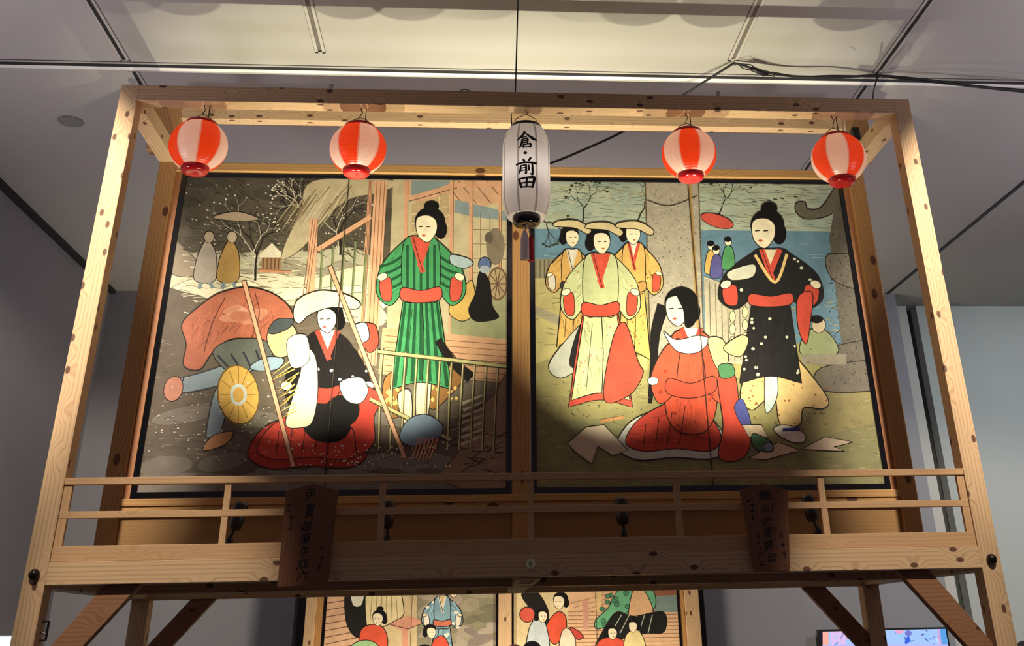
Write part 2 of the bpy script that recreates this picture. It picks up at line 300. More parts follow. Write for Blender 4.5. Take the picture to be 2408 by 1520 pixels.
# ---------------------------------------------------------------- painted folding screens
class Canvas:
    """Flat pigment shapes in layers a hair apart on one painted sheet."""
    def __init__(s, plane, step=6.0e-6, clip=None):
        s.y = plane; s.v = []; s.f = []; s.c = []; s.k = 0; s.step = step; s.clip = clip
    def pt(s, u, v):
        p = px(u, v, 'y', s.y); return (p.x, p.z)
    def poly(s, pts, col, layer=True, raw=False):
        if layer: s.k += 1
        elif layer is False: s.k += .15
        q = pts if raw else [s.pt(u, v) for u, v in pts]
        if s.clip:
            x0, x1, z0, z1 = s.clip
            for ax, lim, sg in ((0, x0, 1), (0, x1, -1), (1, z0, 1), (1, z1, -1)):
                out = []
                for i in range(len(q)):
                    a, b2 = q[i-1], q[i]; da, db = sg*(a[ax]-lim), sg*(b2[ax]-lim)
                    if (da < 0) != (db < 0):
                        t = da/(da-db); out.append((a[0]+(b2[0]-a[0])*t, a[1]+(b2[1]-a[1])*t))
                    if db >= 0: out.append(b2)
                q = out
                if len(q) < 3: return
        y = s.y-.0005-s.k*s.step; b = len(s.v)
        tri = geometry.tessellate_polygon([[Vector((x, z, 0)) for x, z in q]])
        s.v += [(x, y, z) for x, z in q]
        cl = lin(col); lm = .3*cl[0]+.6*cl[1]+.1*cl[2]; cl = tuple(x*.88+lm*.12 for x in cl)
        for t in tri: s.f.append(tuple(b+i for i in t)); s.c.append(cl)
    def smooth(s, pts, n=5):
        out = []; m = len(pts)
        for i in range(m):
            p0, p1, p2, p3 = (Vector(pts[(i+j-1) % m]) for j in range(4))
            for k in range(n):
                t = k/n; out.append(tuple(.5*((2*p1)+(p2-p0)*t+(2*p0-5*p1+4*p2-p3)*t*t+(3*p1-p0-3*p2+p3)*t**3)))
        return out
    def blob(s, pts, col, edge=None, w=2.2, n=5):
        q = s.smooth(pts, n); s.poly(q, col)
        if edge: s.line(q+[q[0]], edge, w)
        return q
    def line(s, pts, col, w=2.0, w1=None, layer=True, curve=False):
        if curve and len(pts) > 2:
            out = []; m = len(pts)
            for i in range(m-1):
                p0 = Vector(pts[max(i-1, 0)]); p1 = Vector(pts[i]); p2 = Vector(pts[i+1]); p3 = Vector(pts[min(i+2, m-1)])
                for k in range(5):
                    t = k/5; out.append(.5*((2*p1)+(p2-p0)*t+(2*p0-5*p1+4*p2-p3)*t*t+(3*p1-p0-3*p2+p3)*t**3))
            pts = out+[Vector(pts[-1])]
        pts = [Vector(p) for p in pts]; w1 = w if w1 is None else w1
        s.k += 1 if layer else .15
        pts = [p for i, p in enumerate(pts) if i == 0 or (p-pts[i-1]).length > 1e-4]; m = len(pts)
        if m < 2: return
        closed = m > 3 and (pts[0]-pts[-1]).length < 1e-3; L = []; Rr = []
        for i, p in enumerate(pts):
            if closed: a, b = pts[i-1 if i else -2], pts[i+1 if i < m-1 else 1]
            else: a, b = pts[max(i-1, 0)], pts[min(i+1, m-1)]
            d = b-a
            if d.length < 1e-6: d = Vector((1, 0))
            d.normalize(); n = Vector((-d.y, d.x)); h = (w+(w1-w)*i/(m-1))/2
            L.append(p+n*h); Rr.append(p-n*h)
        for i in range(m-1): s.poly([tuple(L[i]), tuple(L[i+1]), tuple(Rr[i+1]), tuple(Rr[i])], col, layer=None)
    def oval(s, cx, cy, rx, ry, col, rot=0, edge=None, w=2, n=20, layer=True):
        q = [(cx+rx*math.cos(t)*math.cos(rot)-ry*math.sin(t)*math.sin(rot), cy+rx*math.cos(t)*math.sin(rot)+ry*math.sin(t)*math.cos(rot)) for t in (2*math.pi*k/n for k in range(n))]
        s.poly(q, col, layer=layer)
        if edge: s.line(q+[q[0]], edge, w)
    def dots(s, rnd, region, count, col, r0, r1, inside=None):
        s.k += 1
        for _ in range(count):
            u = rnd.uniform(region[0], region[2]); v_ = rnd.uniform(region[1], region[3])
            if inside and not pin(u, v_, inside): continue
            r = rnd.uniform(r0, r1); s.oval(u, v_, r, r*.9, col, n=6, layer=False)
    def build(s, name, parent):
        me = bpy.data.meshes.new(name); off = Vector(parent.location) if parent.parent is None else Vector(parent.location)+Vector(parent.parent.location)
        me.from_pydata([tuple(Vector(p)-off) for p in s.v], [], s.f); me.update()
        at = me.color_attributes.new('paint', 'FLOAT_COLOR', 'CORNER'); i = 0
        flat = []
        for p in me.polygons:
            c = s.c[p.index]; flat += [c[0], c[1], c[2], 1.0]*len(p.vertices)
        at.data.foreach_set('color', flat)
        me.materials.append(PAINT); o = bpy.data.objects.new(name, me); COL.objects.link(o); o.parent = parent
        return o
def pin(x, y, poly):
    r = False; n = len(poly)
    for i in range(n):
        (x1, y1), (x2, y2) = poly[i-1], poly[i]
        if (y1 > y) != (y2 > y) and x < (x2-x1)*(y-y1)/(y2-y1)+x1: r = not r
    return r
INKC = (34, 28, 22); SKIN = (238, 226, 192); HAIR = (16, 15, 16)

def head(c, x, y, r, face=-1, skin=SKIN, hair=HAIR, bun=True, tilt=0):
    """Generic head: oval face, cap of hair, plain features."""
    c.oval(x+face*-.25*r, y-.35*r, 1.0*r, .95*r, hair)
    if bun: c.oval(x+face*-.35*r, y-1.35*r, .5*r, .38*r, hair)
    c.oval(x+face*-.95*r, y+.15*r, .42*r, .62*r, hair)
    c.blob([(x-.62*r, y-.55*r), (x+.1*r, y-.78*r), (x+.66*r, y-.42*r), (x+.66*r, y+.35*r), (x+.1*r, y+1.0*r), (x-.55*r, y+.5*r)], skin, INKC, max(1.2, r*.05))
    for e in (.12, -.38): c.line([(x+face*(e+.22)*r-.13*r, y-.02*r), (x+face*(e+.22)*r+.13*r, y-.05*r)], INKC, max(1.2, r*.07))
    c.oval(x+face*.15*r, y+.55*r, .13*r, .07*r, (200, 80, 50))
def robe(c, rnd, x, top, bot, w, main, trim, obi, inner=(230, 222, 200), stripes=None, dots=None, flare=1.0, lean=0, sleeve=1.0, hem=None, train=0):
    """Generic standing robe from the shoulders (top) to the hem (bot): skirt, two hanging sleeves, crossed collar, sash."""
    h = bot-top; wy = top+h*.40; ln = lean*h
    def sk(k, t):   # skirt edge: k=-1..1 across, t=0..1 down
        return (x+ln*t*.6+k*w*(.34+.34*flare*t)+train*t*t*max(k, 0), wy+(bot-wy)*t+8*k*k*(1-t)-10*math.cos(k*2.4)*t+10*t)
    N = 9
    q = [sk(-1, i/N) for i in range(N+1)]+[sk(-1+2*i/8, 1) for i in range(1, 8)]+[sk(1, 1-i/N) for i in range(N+1)]
    if hem: c.poly([(a+(a-x)*.10, b+(h*.05 if b > bot-30 else 0)) for a, b in q], hem); c.line([(a+(a-x)*.10, b+(h*.05 if b > bot-30 else 0)) for a, b in q], INKC, 2)
    c.poly(q, main); folds(c, rnd, q, main, 46)
    if stripes:
        for i in range(7):
            k = -.86+i*.287; c.line([sk(k, .02+j*.12) for j in range(9)], stripes, w*.05, w*.075)
    if dots: c.dots(rnd, (x-w*1.3, wy, x+w*1.3+train, bot), dots[1], dots[0], dots[2]*.6, dots[2], q)
    c.line(q+[q[0]], INKC, 2.4)
    c.line([sk(.05, .05), sk(.12, .5), sk(.05, 1)], INKC, 2.2, curve=True); c.line([sk(-.45, .15), sk(-.5, .9)], INKC, 1.4)
    for s in (-1, 1):       # sleeves
        sw = w*sleeve
        sl = [(x+s*w*.15, top+2), (x+s*w*.42, top+h*.05), (x+s*(w*.45+sw*.38), top+h*.20), (x+s*(w*.45+sw*.48), top+h*.38), (x+s*(w*.40+sw*.25), top+h*.47), (x+s*w*.40, top+h*.40), (x+s*w*.22, top+h*.30)]
        qs = c.blob(sl, main, INKC, 2.2); folds(c, rnd, qs, main, 26, 1.57-s*.6, .4, 26)
        if stripes:
            for j in range(4):
                t = .15+j*.2; a = Vector((x+s*w*.2, top+h*(.04+.30*t))); b = Vector((x+s*(w*.45+sw*.42), top+h*(.16+.28*t)))
                c.line([tuple(a), tuple((a+b)/2+Vector((0, h*.02))), tuple(b)], stripes, w*.05, curve=True)
        if dots: c.dots(rnd, (x-w*1.4, top, x+w*1.4, top+h*.5), dots[1]//2, dots[0], dots[2]*.6, dots[2], qs)
        c.blob([(x+s*(w*.40+sw*.22), top+h*.28), (x+s*(w*.45+sw*.40), top+h*.30), (x+s*(w*.43+sw*.38), top+h*.42), (x+s*(w*.40+sw*.20), top+h*.43)], trim, INKC, 1.6)
        c.oval(x+s*(w*.42+sw*.38), top+h*.27, w*.10, w*.07, SKIN, .4*s, INKC, 1.4)
    c.blob([(x-w*.34, top+h*.04), (x, top-h*.01), (x+w*.34, top+h*.04), (x+w*.33, wy+6), (x, wy+12), (x-w*.33, wy+6)], main, INKC, 2)
    if stripes:
        for i in range(5): c.line([(x+(-.26+i*.13)*w, top+h*.05), (x+(-.26+i*.13)*w, wy)], stripes, w*.05)
    c.poly([(x-w*.13, top-2), (x+w*.13, top-2), (x+w*.03, top+h*.21), (x-w*.02, top+h*.21)], inner)
    c.line([(x-w*.16, top-3), (x+w*.04, top+h*.24)], trim, w*.10); c.line([(x+w*.16, top-3), (x-w*.03, top+h*.2)], trim, w*.10)
    c.line([(x-w*.16, top-3), (x+w*.04, top+h*.24)], INKC, 1.6)
    c.blob([(x-w*.36, wy-h*.055), (x, wy-h*.035), (x+w*.36, wy-h*.06), (x+w*.37, wy+h*.025), (x, wy+h*.05), (x-w*.37, wy+h*.03)], obi, INKC, 2)
def seated(c, rnd, x, top, bot, w, main, under, obi, train=-1, edge=(205, 205, 195), dots=None, inner=(235, 228, 208)):
    """Generic seated robe whose skirt pools on the ground to one side."""
    h = bot-top; s = train
    c.blob([(x-s*w*.45, bot-h*.22), (x, bot-h*.42), (x+s*w*.5, bot-h*.36), (x+s*w*1.02, bot-h*.25), (x+s*w*1.25, bot-h*.05), (x+s*w*.9, bot+h*.06), (x+s*w*.3, bot+h*.04), (x-s*w*.35, bot+h*.05), (x-s*w*.62, bot-h*.05)], edge, INKC, 2.6)
    q = c.blob([(x-s*w*.40, bot-h*.24), (x, bot-h*.46), (x+s*w*.5, bot-h*.38), (x+s*w*.92, bot-h*.25), (x+s*w*1.10, bot-h*.08), (x+s*w*.8, bot-h*.01), (x+s*w*.25, bot-h*.03), (x-s*w*.3, bot-h*.01), (x-s*w*.5, bot-h*.1)], under, INKC, 2.2); folds(c, rnd, q, under, 60, 0, .5, 40)
    q2 = c.blob([(x-w*.36, top+h*.10), (x-w*.1, top), (x+w*.22, top+h*.03), (x+w*.44, top+h*.2), (x+w*.42, bot-h*.35), (x+w*.2, bot-h*.16), (x-w*.25, bot-h*.18), (x-w*.44, bot-h*.4)], main, INKC, 2.4); folds(c, rnd, q2, main, 50, 1.5, .5, 34)
    for sx in (-1, 1):
        q3 = c.blob([(x+sx*w*.18, top+h*.08), (x+sx*w*.46, top+h*.16), (x+sx*w*.68, top+h*.40), (x+sx*w*.55, top+h*.60), (x+sx*w*.30, top+h*.52), (x+sx*w*.22, top+h*.30)], main, INKC, 2.2)
        c.oval(x+sx*w*.64, top+h*.42, w*.09, w*.07, SKIN, 0, INKC, 1.4)
        if dots: c.dots(rnd, (x-w, top, x+w, bot), dots[1]//2, dots[0], dots[2]*.6, dots[2], q3)
    if dots:
        c.dots(rnd, (x-w*1.3, top, x+w*1.3, bot), dots[1], dots[0], dots[2]*.6, dots[2], q2)
    c.poly([(x-w*.14, top-2), (x+w*.14, top-2), (x+w*.02, top+h*.2)], inner)
    c.line([(x-w*.16, top-2), (x+w*.03, top+h*.22)], under, w*.08); c.line([(x+w*.16, top-2), (x, top+h*.2)], under, w*.08)
    c.blob([(x-w*.38, top+h*.40), (x, top+h*.44), (x+w*.38, top+h*.38), (x+w*.40, top+h*.50), (x, top+h*.56), (x-w*.40, top+h*.52)], obi, INKC, 2)
    for k in range(4): c.line([(x+s*w*(.1+.22*k), bot-h*(.38-.05*k)), (x+s*w*(.2+.2*k), bot-h*.06)], INKC, 1.6, curve=False)
def branch(c, rnd, x, y, ang, ln, w, col, depth, tip=None):
    x2, y2 = x+ln*math.cos(ang), y-ln*math.sin(ang)
    c.line([(x, y), ((x+x2)/2+rnd.uniform(-4, 4), (y+y2)/2+rnd.uniform(-4, 4)), (x2, y2)], col, w, w*.7, layer=False)
    if depth == 0:
        if tip: c.oval(x2, y2, tip[1], tip[1]*.7, tip[0], n=6, layer=False)
        return
    for d in (rnd.uniform(.3, .7), rnd.uniform(-.7, -.25)): branch(c, rnd, x2, y2, ang+d, ln*rnd.uniform(.62, .85), w*.7, col, depth-1, tip)

SY = .945
def shade(col, f): return tuple(max(0, min(255, x*f)) for x in col)
def folds(c, rnd, poly, col, n, ang=1.45, spread=.35, ln=34):
    xs = [p[0] for p in poly]; ys = [p[1] for p in poly]
    for f in (.80, 1.14):
        c.k += 1
        for _ in range(n):
            u = rnd.uniform(min(xs), max(xs)); v_ = rnd.uniform(min(ys), max(ys)); a = ang+rnd.uniform(-spread, spread); l = rnd.uniform(.5, 1)*ln
            e = (u+l*math.cos(a), v_+l*math.sin(a)); m_ = ((u+e[0])/2+rnd.uniform(-4, 4), (v_+e[1])/2)
            if pin(u, v_, poly) and pin(e[0], e[1], poly) and pin(m_[0], m_[1], poly): c.line([(u, v_), m_, e], shade(col, f), 2.6, .8, layer=False)
def scumble(c, rnd, box, cols, n, ln=30, w=3, ang=0, spread=.3):
    c.k += 1
    for _ in range(n):
        u = rnd.uniform(box[0], box[2]); v_ = rnd.uniform(box[1], box[3]); a = ang+rnd.uniform(-spread, spread); l = ln*rnd.uniform(.4, 1)
        c.line([(u, v_), (u+l*math.cos(a), v_+l*math.sin(a))], rnd.choice(cols), w*rnd.uniform(.5, 1), .6, layer=False)
def screen(name, label, x0, x1, z0, z1, parent_y=SY, fw=.034, fold=True):
    """Two-panel folding screen: lacquered rim, two panels, hinge line. x0..z1 is the painted opening."""
    t = empty(name, ((x0+x1)/2, parent_y, z0-fw), label, 'folding screen', None)
    xm = (x0+x1)/2; y = parent_y
    for a, b in ((x0-.002, xm-.001), (xm+.001, x1+.002)): MB().box(a, b, y, y+.02, z0-.002, z1+.002).build('panel', PANEL, t)
    MB().box(x0-fw, x0, y-.012, y+.022, z0-fw, z1+fw).build('rim_stile', LACQ, t, bevel=.002); MB().box(x1, x1+fw, y-.012, y+.022, z0-fw, z1+fw).build('rim_stile', LACQ, t, bevel=.002)
    MB().box(x0, x1, y-.012, y+.022, z1, z1+fw).build('rim_rail', LACQ, t, bevel=.002); MB().box(x0, x1, y-.012, y+.022, z0-fw, z0).build('rim_rail', LACQ, t, bevel=.002)
    MB().box(xm-.0022, xm+.0022, y-.0115, y, z0, z1).build('hinge_line', HINGE, t)
    return t
PANEL = mat('panel_board', (.25, .22, .16), .8); HINGE = mat('hinge_dark', (.035, .022, .012), .7)
SX0, SX1, SX2, SX3, SZ0, SZ1 = -2.259, -.093, .094, 2.260, 2.485, 4.498

# left screen: a plain winter scene with robed figures (stand-in of the same size and colours)
scrL = screen('folding_screen', 'left folding screen, dark snowy scene with a green-striped robed figure', SX0, SX1, SZ0, SZ1)
c = Canvas(SY, clip=(SX0, SX1, SZ0, SZ1)); rnd = random.Random(4)
c.poly([(280, 380), (1260, 380), (1260, 1220), (280, 1220)], (112, 102, 88))
c.poly([(380, 380), (920, 380), (920, 690), (360, 690)], (84, 77, 64))
for k in range(26):       # brushed night sky
    u = rnd.uniform(430, 900); v_ = rnd.uniform(420, 620); c.oval(u, v_, rnd.uniform(25, 70), rnd.uniform(8, 22), rnd.choice([(78, 71, 58), (92, 85, 72), (72, 68, 58)]), rnd.uniform(-.4, .4))
# snow banks
for y0, col in ((585, (176, 172, 146)), (622, (150, 144, 122)), (640, (206, 201, 172)), (668, (226, 220, 188)), (705, (205, 198, 164))):
    c.blob([(360, y0+50)]+[(400+k*58, y0+rnd.uniform(-12, 14)) for k in range(9)]+[(900, y0+60), (640, y0+80)], col, (120, 110, 88), 1.5)
c.blob([(395, 560), (430, 580), (470, 625), (455, 650), (400, 640)], (150, 136, 116), (90, 80, 66), 2)
# ground
c.blob([(330, 720), (450, 690), (560, 735), (700, 720), (900, 800), (960, 900), (900, 1180), (280, 1180)], (100, 89, 76))
for k in range(16): c.oval(rnd.uniform(350, 1050), rnd.uniform(960, 1110), rnd.uniform(40, 90), rnd.uniform(10, 24), rnd.choice([(112, 103, 92), (94, 84, 74), (122, 114, 104)]), rnd.uniform(-.2, .2))
c.blob([(300, 1130)]+[(360+k*70, 1105+rnd.uniform(-14, 14)) for k in range(10)]+[(1080, 1180), (290, 1190)], (124, 117, 108))
for k in range(9): c.oval(800+k*32+rnd.uniform(-8, 8), 1085+rnd.uniform(-6, 10), 30, 18, (134, 128, 119))
scumble(c, rnd, (330, 740, 1190, 1140), [(122, 112, 98), (86, 77, 66), (136, 126, 110), (104, 92, 84)], 420, 36, 4, 0, .25)
scumble(c, rnd, (420, 600, 740, 740), [(226, 220, 190), (150, 140, 112), (196, 188, 156), (120, 108, 84)], 200, 34, 3, .05, .3)
scumble(c, rnd, (430, 420, 880, 600), [(74, 68, 56), (98, 92, 78), (66, 62, 54)], 260, 30, 4, .4, .6)
# bare snowy trees
for x, y, a, l in ((600, 660, 1.5, 60), (800, 600, 1.6, 50), (760, 520, 2.4, 40), (720, 500, 2.2, 34)):
    c.k += 1; branch(c, rnd, x, y, a, l, 6, (38, 34, 28), 4)
    c.k += 1; branch(c, rnd, x-3, y-4, a+.1, l, 3, (196, 190, 168), 4, ((222, 216, 194), 2.6))
c.dots(rnd, (430, 430, 860, 640), 150, (200, 194, 176), .8, 2.4)
# distant walkers and a small hut
c.blob([(500, 512), (556, 498), (610, 516), (556, 520)], (172, 152, 126), INKC, 1.4)
for x, col in ((540, (168, 132, 66)), (486, (170, 160, 148))):
    c.blob([(x-16, 590), (x, 566), (x+20, 590), (x+24, 640), (x+14, 664), (x-28, 660), (x-26, 620)], col, INKC, 1.8); c.oval(x+6, 558, 12, 14, (178, 162, 136), 0, INKC, 1.5)
    c.line([(x-12, 664), (x-18, 680)], (120, 140, 150), 8); c.line([(x+8, 664), (x+14, 678)], (120, 140, 150), 8)
c.poly([(608, 600), (640, 572), (668, 602), (664, 606), (612, 606)], (214, 206, 178)); c.poly([(616, 606), (662, 606), (660, 636), (614, 636)], (150, 112, 76)); c.line([(608, 638), (686, 640)], (196, 130, 90), 5)
for k in range(5): c.line([(620+k*9, 608), (619+k*9, 634)], (90, 64, 44), 2)
# house: thatched eave, timber posts, panelled rooms
c.blob([(738, 425), (930, 425), (900, 452), (820, 470), (760, 520), (715, 580), (664, 612), (672, 570), (706, 500)], (186, 172, 136), (96, 84, 62), 2)
for k in range(40):
    t = rnd.random(); u = 735+rnd.uniform(0, 120)-t*60; c.line([(u, 430+t*50), (u-38-rnd.uniform(0, 14), 490+t*60)], rnd.choice([(146, 130, 96), (206, 194, 160), (122, 106, 76)]), 2.2, .8)
c.poly([(925, 420), (1210, 420), (1210, 870), (905, 870)], (190, 176, 138))
c.poly([(960, 425), (1210, 425), (1210, 470), (1065, 500), (960, 470)], (206, 160, 122))
for k in range(6): c.line([(1010+k*34, 426), (1052+k*34, 478)], (120, 84, 60), 2)
c.poly([(968, 425), (1075, 425), (1010, 452), (966, 462)], (126, 146, 146)); c.poly([(1070, 470), (1200, 500), (1200, 520), (1120, 512), (1068, 500)], (128, 146, 150))
c.line([(962, 468), (1075, 436), (1205, 432)], (212, 158, 118), 11); c.line([(962, 474), (1075, 442)], INKC, 1.4)
c.poly([(968, 482), (1058, 454), (1058, 560), (968, 570)], (184, 160, 116))
for k in range(4): c.line([(985+k*24, 478-k*7), (985+k*24, 565)], (222, 206, 160), 1.8)
for k in range(3): c.line([(968, 505+k*22), (1058, 485+k*22)], (222, 206, 160), 1.8)
for u, w_ in ((955, 9), (1062, 9), (1108, 9), (1176, 7)): c.line([(u, 425), (u-2, 800)], (210, 156, 118), w_); c.line([(u+w_/2, 425), (u+w_/2-2, 800)], (110, 74, 52), 1.4)
for k in range(5): c.line([(1112, 540+k*34), (1200, 542+k*34)], (118, 94, 68), 1.4)
for k in range(3): c.line([(1130+k*22, 500), (1130+k*22, 660)], (118, 94, 68), 1.4)
c.oval(1165, 580, 22, 44, (124, 112, 92)); c.oval(1150, 560, 10, 14, (96, 86, 72))
c.poly([(1060, 690), (1200, 690), (1200, 800), (1060, 790)], (148, 150, 110))
c.poly([(900, 770), (1200, 800), (1200, 900), (890, 880)], (204, 156, 116))
for k in range(7): c.line([(905, 790+k*14), (1200, 812+k*14)], (120, 80, 56), 1.4)
for u, w_ in ((892, 30), (868, 10), (738, 20)):
    top = 425 if u > 800 else 515; c.line([(u+(4 if u > 800 else 0), top), (u-22 if u > 800 else u-8, 860 if u > 800 else 700)], (216, 164, 124), w_)
    for e in (-.3, 0, .3): c.line([(u+4+w_*e, top), (u-20+w_*e, 860 if u > 800 else 700)], (140, 92, 64), 1.6)
c.line([(746, 588), (872, 510)], (214, 162, 122), 11); c.line([(746, 596), (872, 518)], (120, 80, 56), 1.6)
for k in range(5): c.line([(758+k*26, 560+rnd.uniform(-20, 40)), (752+k*25, 720)], (120, 132, 84), 5); c.line([(756+k*26, 580), (750+k*25, 720)], (70, 76, 50), 1.2)
# seated dark figure by a wheel
c.oval(1170, 668, 24, 40, (112, 88, 64)); c.oval(1170, 668, 20, 35, (170, 148, 108))
for k in range(5): t = k*math.pi/5; c.line([(1170-20*math.cos(t), 668-35*math.sin(t)), (1170+20*math.cos(t), 668+35*math.sin(t))], (96, 72, 50), 2)
c.blob([(1080, 690), (1110, 660), (1118, 730), (1090, 756), (1058, 740), (1060, 710)], (206, 168, 78), INKC, 2)
c.blob([(1128, 640), (1150, 660), (1158, 720), (1172, 748), (1120, 756), (1102, 730), (1118, 690)], (24, 22, 24), INKC, 2); c.oval(1140, 622, 15, 17, (84, 104, 150), 0, INKC, 2); c.oval(1140, 634, 12, 9, (150, 164, 176))
# straw mound lower right
c.blob([(1205, 880), (1160, 930), (1110, 980), (1080, 1060), (1040, 1130), (1210, 1150)], (150, 122, 100), (90, 68, 52), 2)
for k in range(46):
    u = rnd.uniform(1050, 1170); v_ = rnd.uniform(1000, 1130); a = rnd.uniform(-.7, .5); c.line([(u, v_), (u+40*math.cos(a), v_+40*math.sin(a))], rnd.choice([(84, 60, 44), (170, 140, 112), (60, 44, 34)]), 3, 1.2)
for k in range(7): c.line([(1075+rnd.uniform(0, 16), 950+k*16), (1135, 930+k*16)], (196, 186, 152), 8, 4)
# crouching traveller: terracotta cape, grey-blue leggings, round straw hat
for pts in (((600, 840), (530, 880), (440, 905), (420, 900)), ((560, 880), (525, 930), (508, 990), (500, 1030))):
    c.line(list(pts), (52, 56, 60), 52, 34, curve=True); c.line(list(pts), (128, 148, 160), 46, 28, curve=True)
c.oval(408, 915, 22, 30, (196, 130, 104), .3, INKC, 1.8); c.blob([(478, 1060), (500, 1026), (548, 1016), (530, 1046)], (196, 140, 84), INKC, 1.8)
c.blob([(428, 762), (470, 720), (515, 690), (580, 676), (640, 690), (682, 724), (688, 760), (655, 790), (630, 830), (590, 800), (540, 800), (500, 830), (470, 870), (432, 860), (438, 810)], (178, 98, 70), INKC, 3)
cape = [(440, 840), (450, 760), (520, 700), (600, 685), (670, 740), (640, 790), (560, 790), (480, 830)]; folds(c, rnd, cape, (178, 98, 70), 80, 2.0, .5, 40)
for k in range(7): c.oval(rnd.uniform(500, 620), rnd.uniform(695, 750), rnd.uniform(20, 40), rnd.uniform(8, 18), rnd.choice([(196, 128, 100), (206, 150, 124), (186, 110, 82)]), rnd.uniform(-.4, .4))
c.line([(530, 700), (500, 760), (480, 830)], (96, 46, 34), 2.2, curve=True); c.line([(600, 690), (610, 740), (590, 800)], (96, 46, 34), 2.2, curve=True)
c.blob([(500, 830), (545, 800), (620, 800), (640, 836), (590, 868), (540, 876)], (92, 98, 92), INKC, 2.2)
for k in range(4): c.line([(512+k*30, 836-k*4), (540+k*26, 868)], (52, 48, 62), 5)
c.oval(560, 930, 50, 72, (112, 84, 30), -.12); c.oval(561, 929, 47, 68, (208, 164, 62), -.12)
for k in range(12): t = k*math.pi/6; c.line([(561, 929), (561+44*math.cos(t), 929+66*math.sin(t))], (140, 100, 36), 1.6)
c.oval(561, 929, 20, 26, (188, 200, 196), 0); c.oval(561, 929, 13, 18, (204, 158, 60))
c.blob([(628, 800), (640, 768), (680, 760), (700, 790), (690, 830), (650, 840)], (232, 184, 128), INKC, 2); c.blob([(630, 780), (650, 752), (690, 752), (680, 772), (646, 786)], (70, 78, 82), INKC, 1.8)
c.blob([(590, 860), (630, 840), (668, 846), (650, 870), (600, 872)], (136, 162, 182), INKC, 2)
c.dots(rnd, (380, 880, 720, 1060), 70, (206, 200, 186), 1, 2.8)
# seated figure with a pale hood, black and red robe
seated(c, rnd, 770, 780, 1085, 150, (26, 23, 25), (206, 58, 36), (190, 52, 34), -1, (176, 44, 32), ((196, 206, 206), 50, 5))
c.blob([(900, 935), (850, 905), (800, 920), (790, 980), (830, 1010), (842, 1070), (880, 1040), (880, 980)], (204, 56, 36), INKC, 2.2)
c.blob([(760, 960), (800, 930), (842, 950), (836, 990), (790, 1012), (756, 996)], (22, 20, 22), INKC, 2)
c.blob([(716, 820), (742, 840), (748, 920), (736, 990), (712, 1006), (672, 1000), (690, 930), (706, 880)], (232, 226, 188), INKC, 2)
for k in range(14): c.line([(690+rnd.uniform(-14, 14), 850+k*9), (650+rnd.uniform(-16, 20), 880+k*8)], rnd.choice([(206, 162, 62), (226, 192, 96)]), 3.4, 1.2)
c.blob([(676, 800), (720, 790), (726, 850), (686, 864)], (236, 226, 182), INKC, 1.6)
head(c, 768, 752, 32, -1, bun=False)
c.blob([(690, 745), (700, 706), (750, 684), (810, 692), (846, 712), (836, 728), (780, 724), (730, 740), (704, 762)], (238, 228, 186), INKC, 2.4)
c.blob([(846, 765), (882, 765), (890, 810), (868, 830), (848, 800)], (210, 62, 38), INKC, 2); c.blob([(830, 770), (860, 760), (868, 796), (844, 806)], (158, 186, 206), INKC, 1.8)
c.blob([(800, 900), (848, 888), (866, 920), (846, 950), (812, 940)], (168, 190, 196), INKC, 1.8)
# standing figure in a green-striped robe
c.blob([(905, 890), (940, 880), (950, 960), (925, 985), (900, 960)], (150, 104, 44), INKC, 2); c.blob([(1010, 830), (1050, 820), (1090, 880), (1060, 930), (1010, 960)], (150, 104, 44), INKC, 2)
for k in range(44):
    u = rnd.choice([rnd.uniform(905, 945), rnd.uniform(1014, 1075)]); v_ = rnd.uniform(885, 960) if u < 960 else rnd.uniform(845, 945); c.poly([(u-5, v_), (u, v_-6), (u+5, v_), (u, v_+6)], (238, 196, 96), layer=False)
c.blob([(986, 800), (1016, 800), (1012, 940), (1000, 990), (978, 980)], (226, 212, 178), INKC, 2); c.blob([(935, 930), (965, 920), (968, 990), (948, 995)], (222, 208, 174), INKC, 2)
robe(c, rnd, 990, 560, 900, 122, (56, 150, 90), (204, 74, 50), (206, 80, 56), (214, 74, 48), (20, 84, 48), None, .75, 0, .85)
c.line([(1030, 800), (1060, 850), (1108, 890)], (26, 24, 24), 18, 26)
head(c, 1002, 535, 36, -1)
c.blob([(1060, 600), (1100, 608), (1112, 622), (1090, 632), (1062, 622)], (160, 184, 190), INKC, 1.8)
# bamboo fence and two long poles
for k in range(11): u = 895+k*27; c.line([(u+6, 820+k*4), (u, 900+k*6), (u-4, 1060)], (70, 60, 38), 6, layer=(k == 0)); c.line([(u+5, 820+k*4), (u-1, 900+k*6), (u-5, 1060)], (196, 184, 128), 3, layer=(k == 0))
for a, b in (((888, 828), (1196, 864)), ((870, 940), (1060, 1036))): c.line([a, b], (64, 62, 34), 11); c.line([(a[0], a[1]-1), (b[0], b[1]-1)], (186, 180, 118), 7)
for a, b in (((574, 662), (690, 1098)), ((776, 628), (952, 1078))): c.line([a, b], (84, 52, 36), 12); c.line([a, b], (222, 166, 128), 8.5)
c.blob([(958, 990), (1000, 975), (1040, 1000), (1030, 1030), (970, 1050), (940, 1030)], (112, 134, 158), INKC, 2)
for k in range(6): c.line([(985+k*9, 1030), (970+k*8, 1080)], (204, 132, 92), 4)
c.dots(rnd, (680, 1040, 1060, 1100), 120, (220, 212, 180), 1, 3); c.dots(rnd, (340, 960, 640, 1090), 80, (200, 194, 182), .8, 2.4)
c.build('painting', scrL)

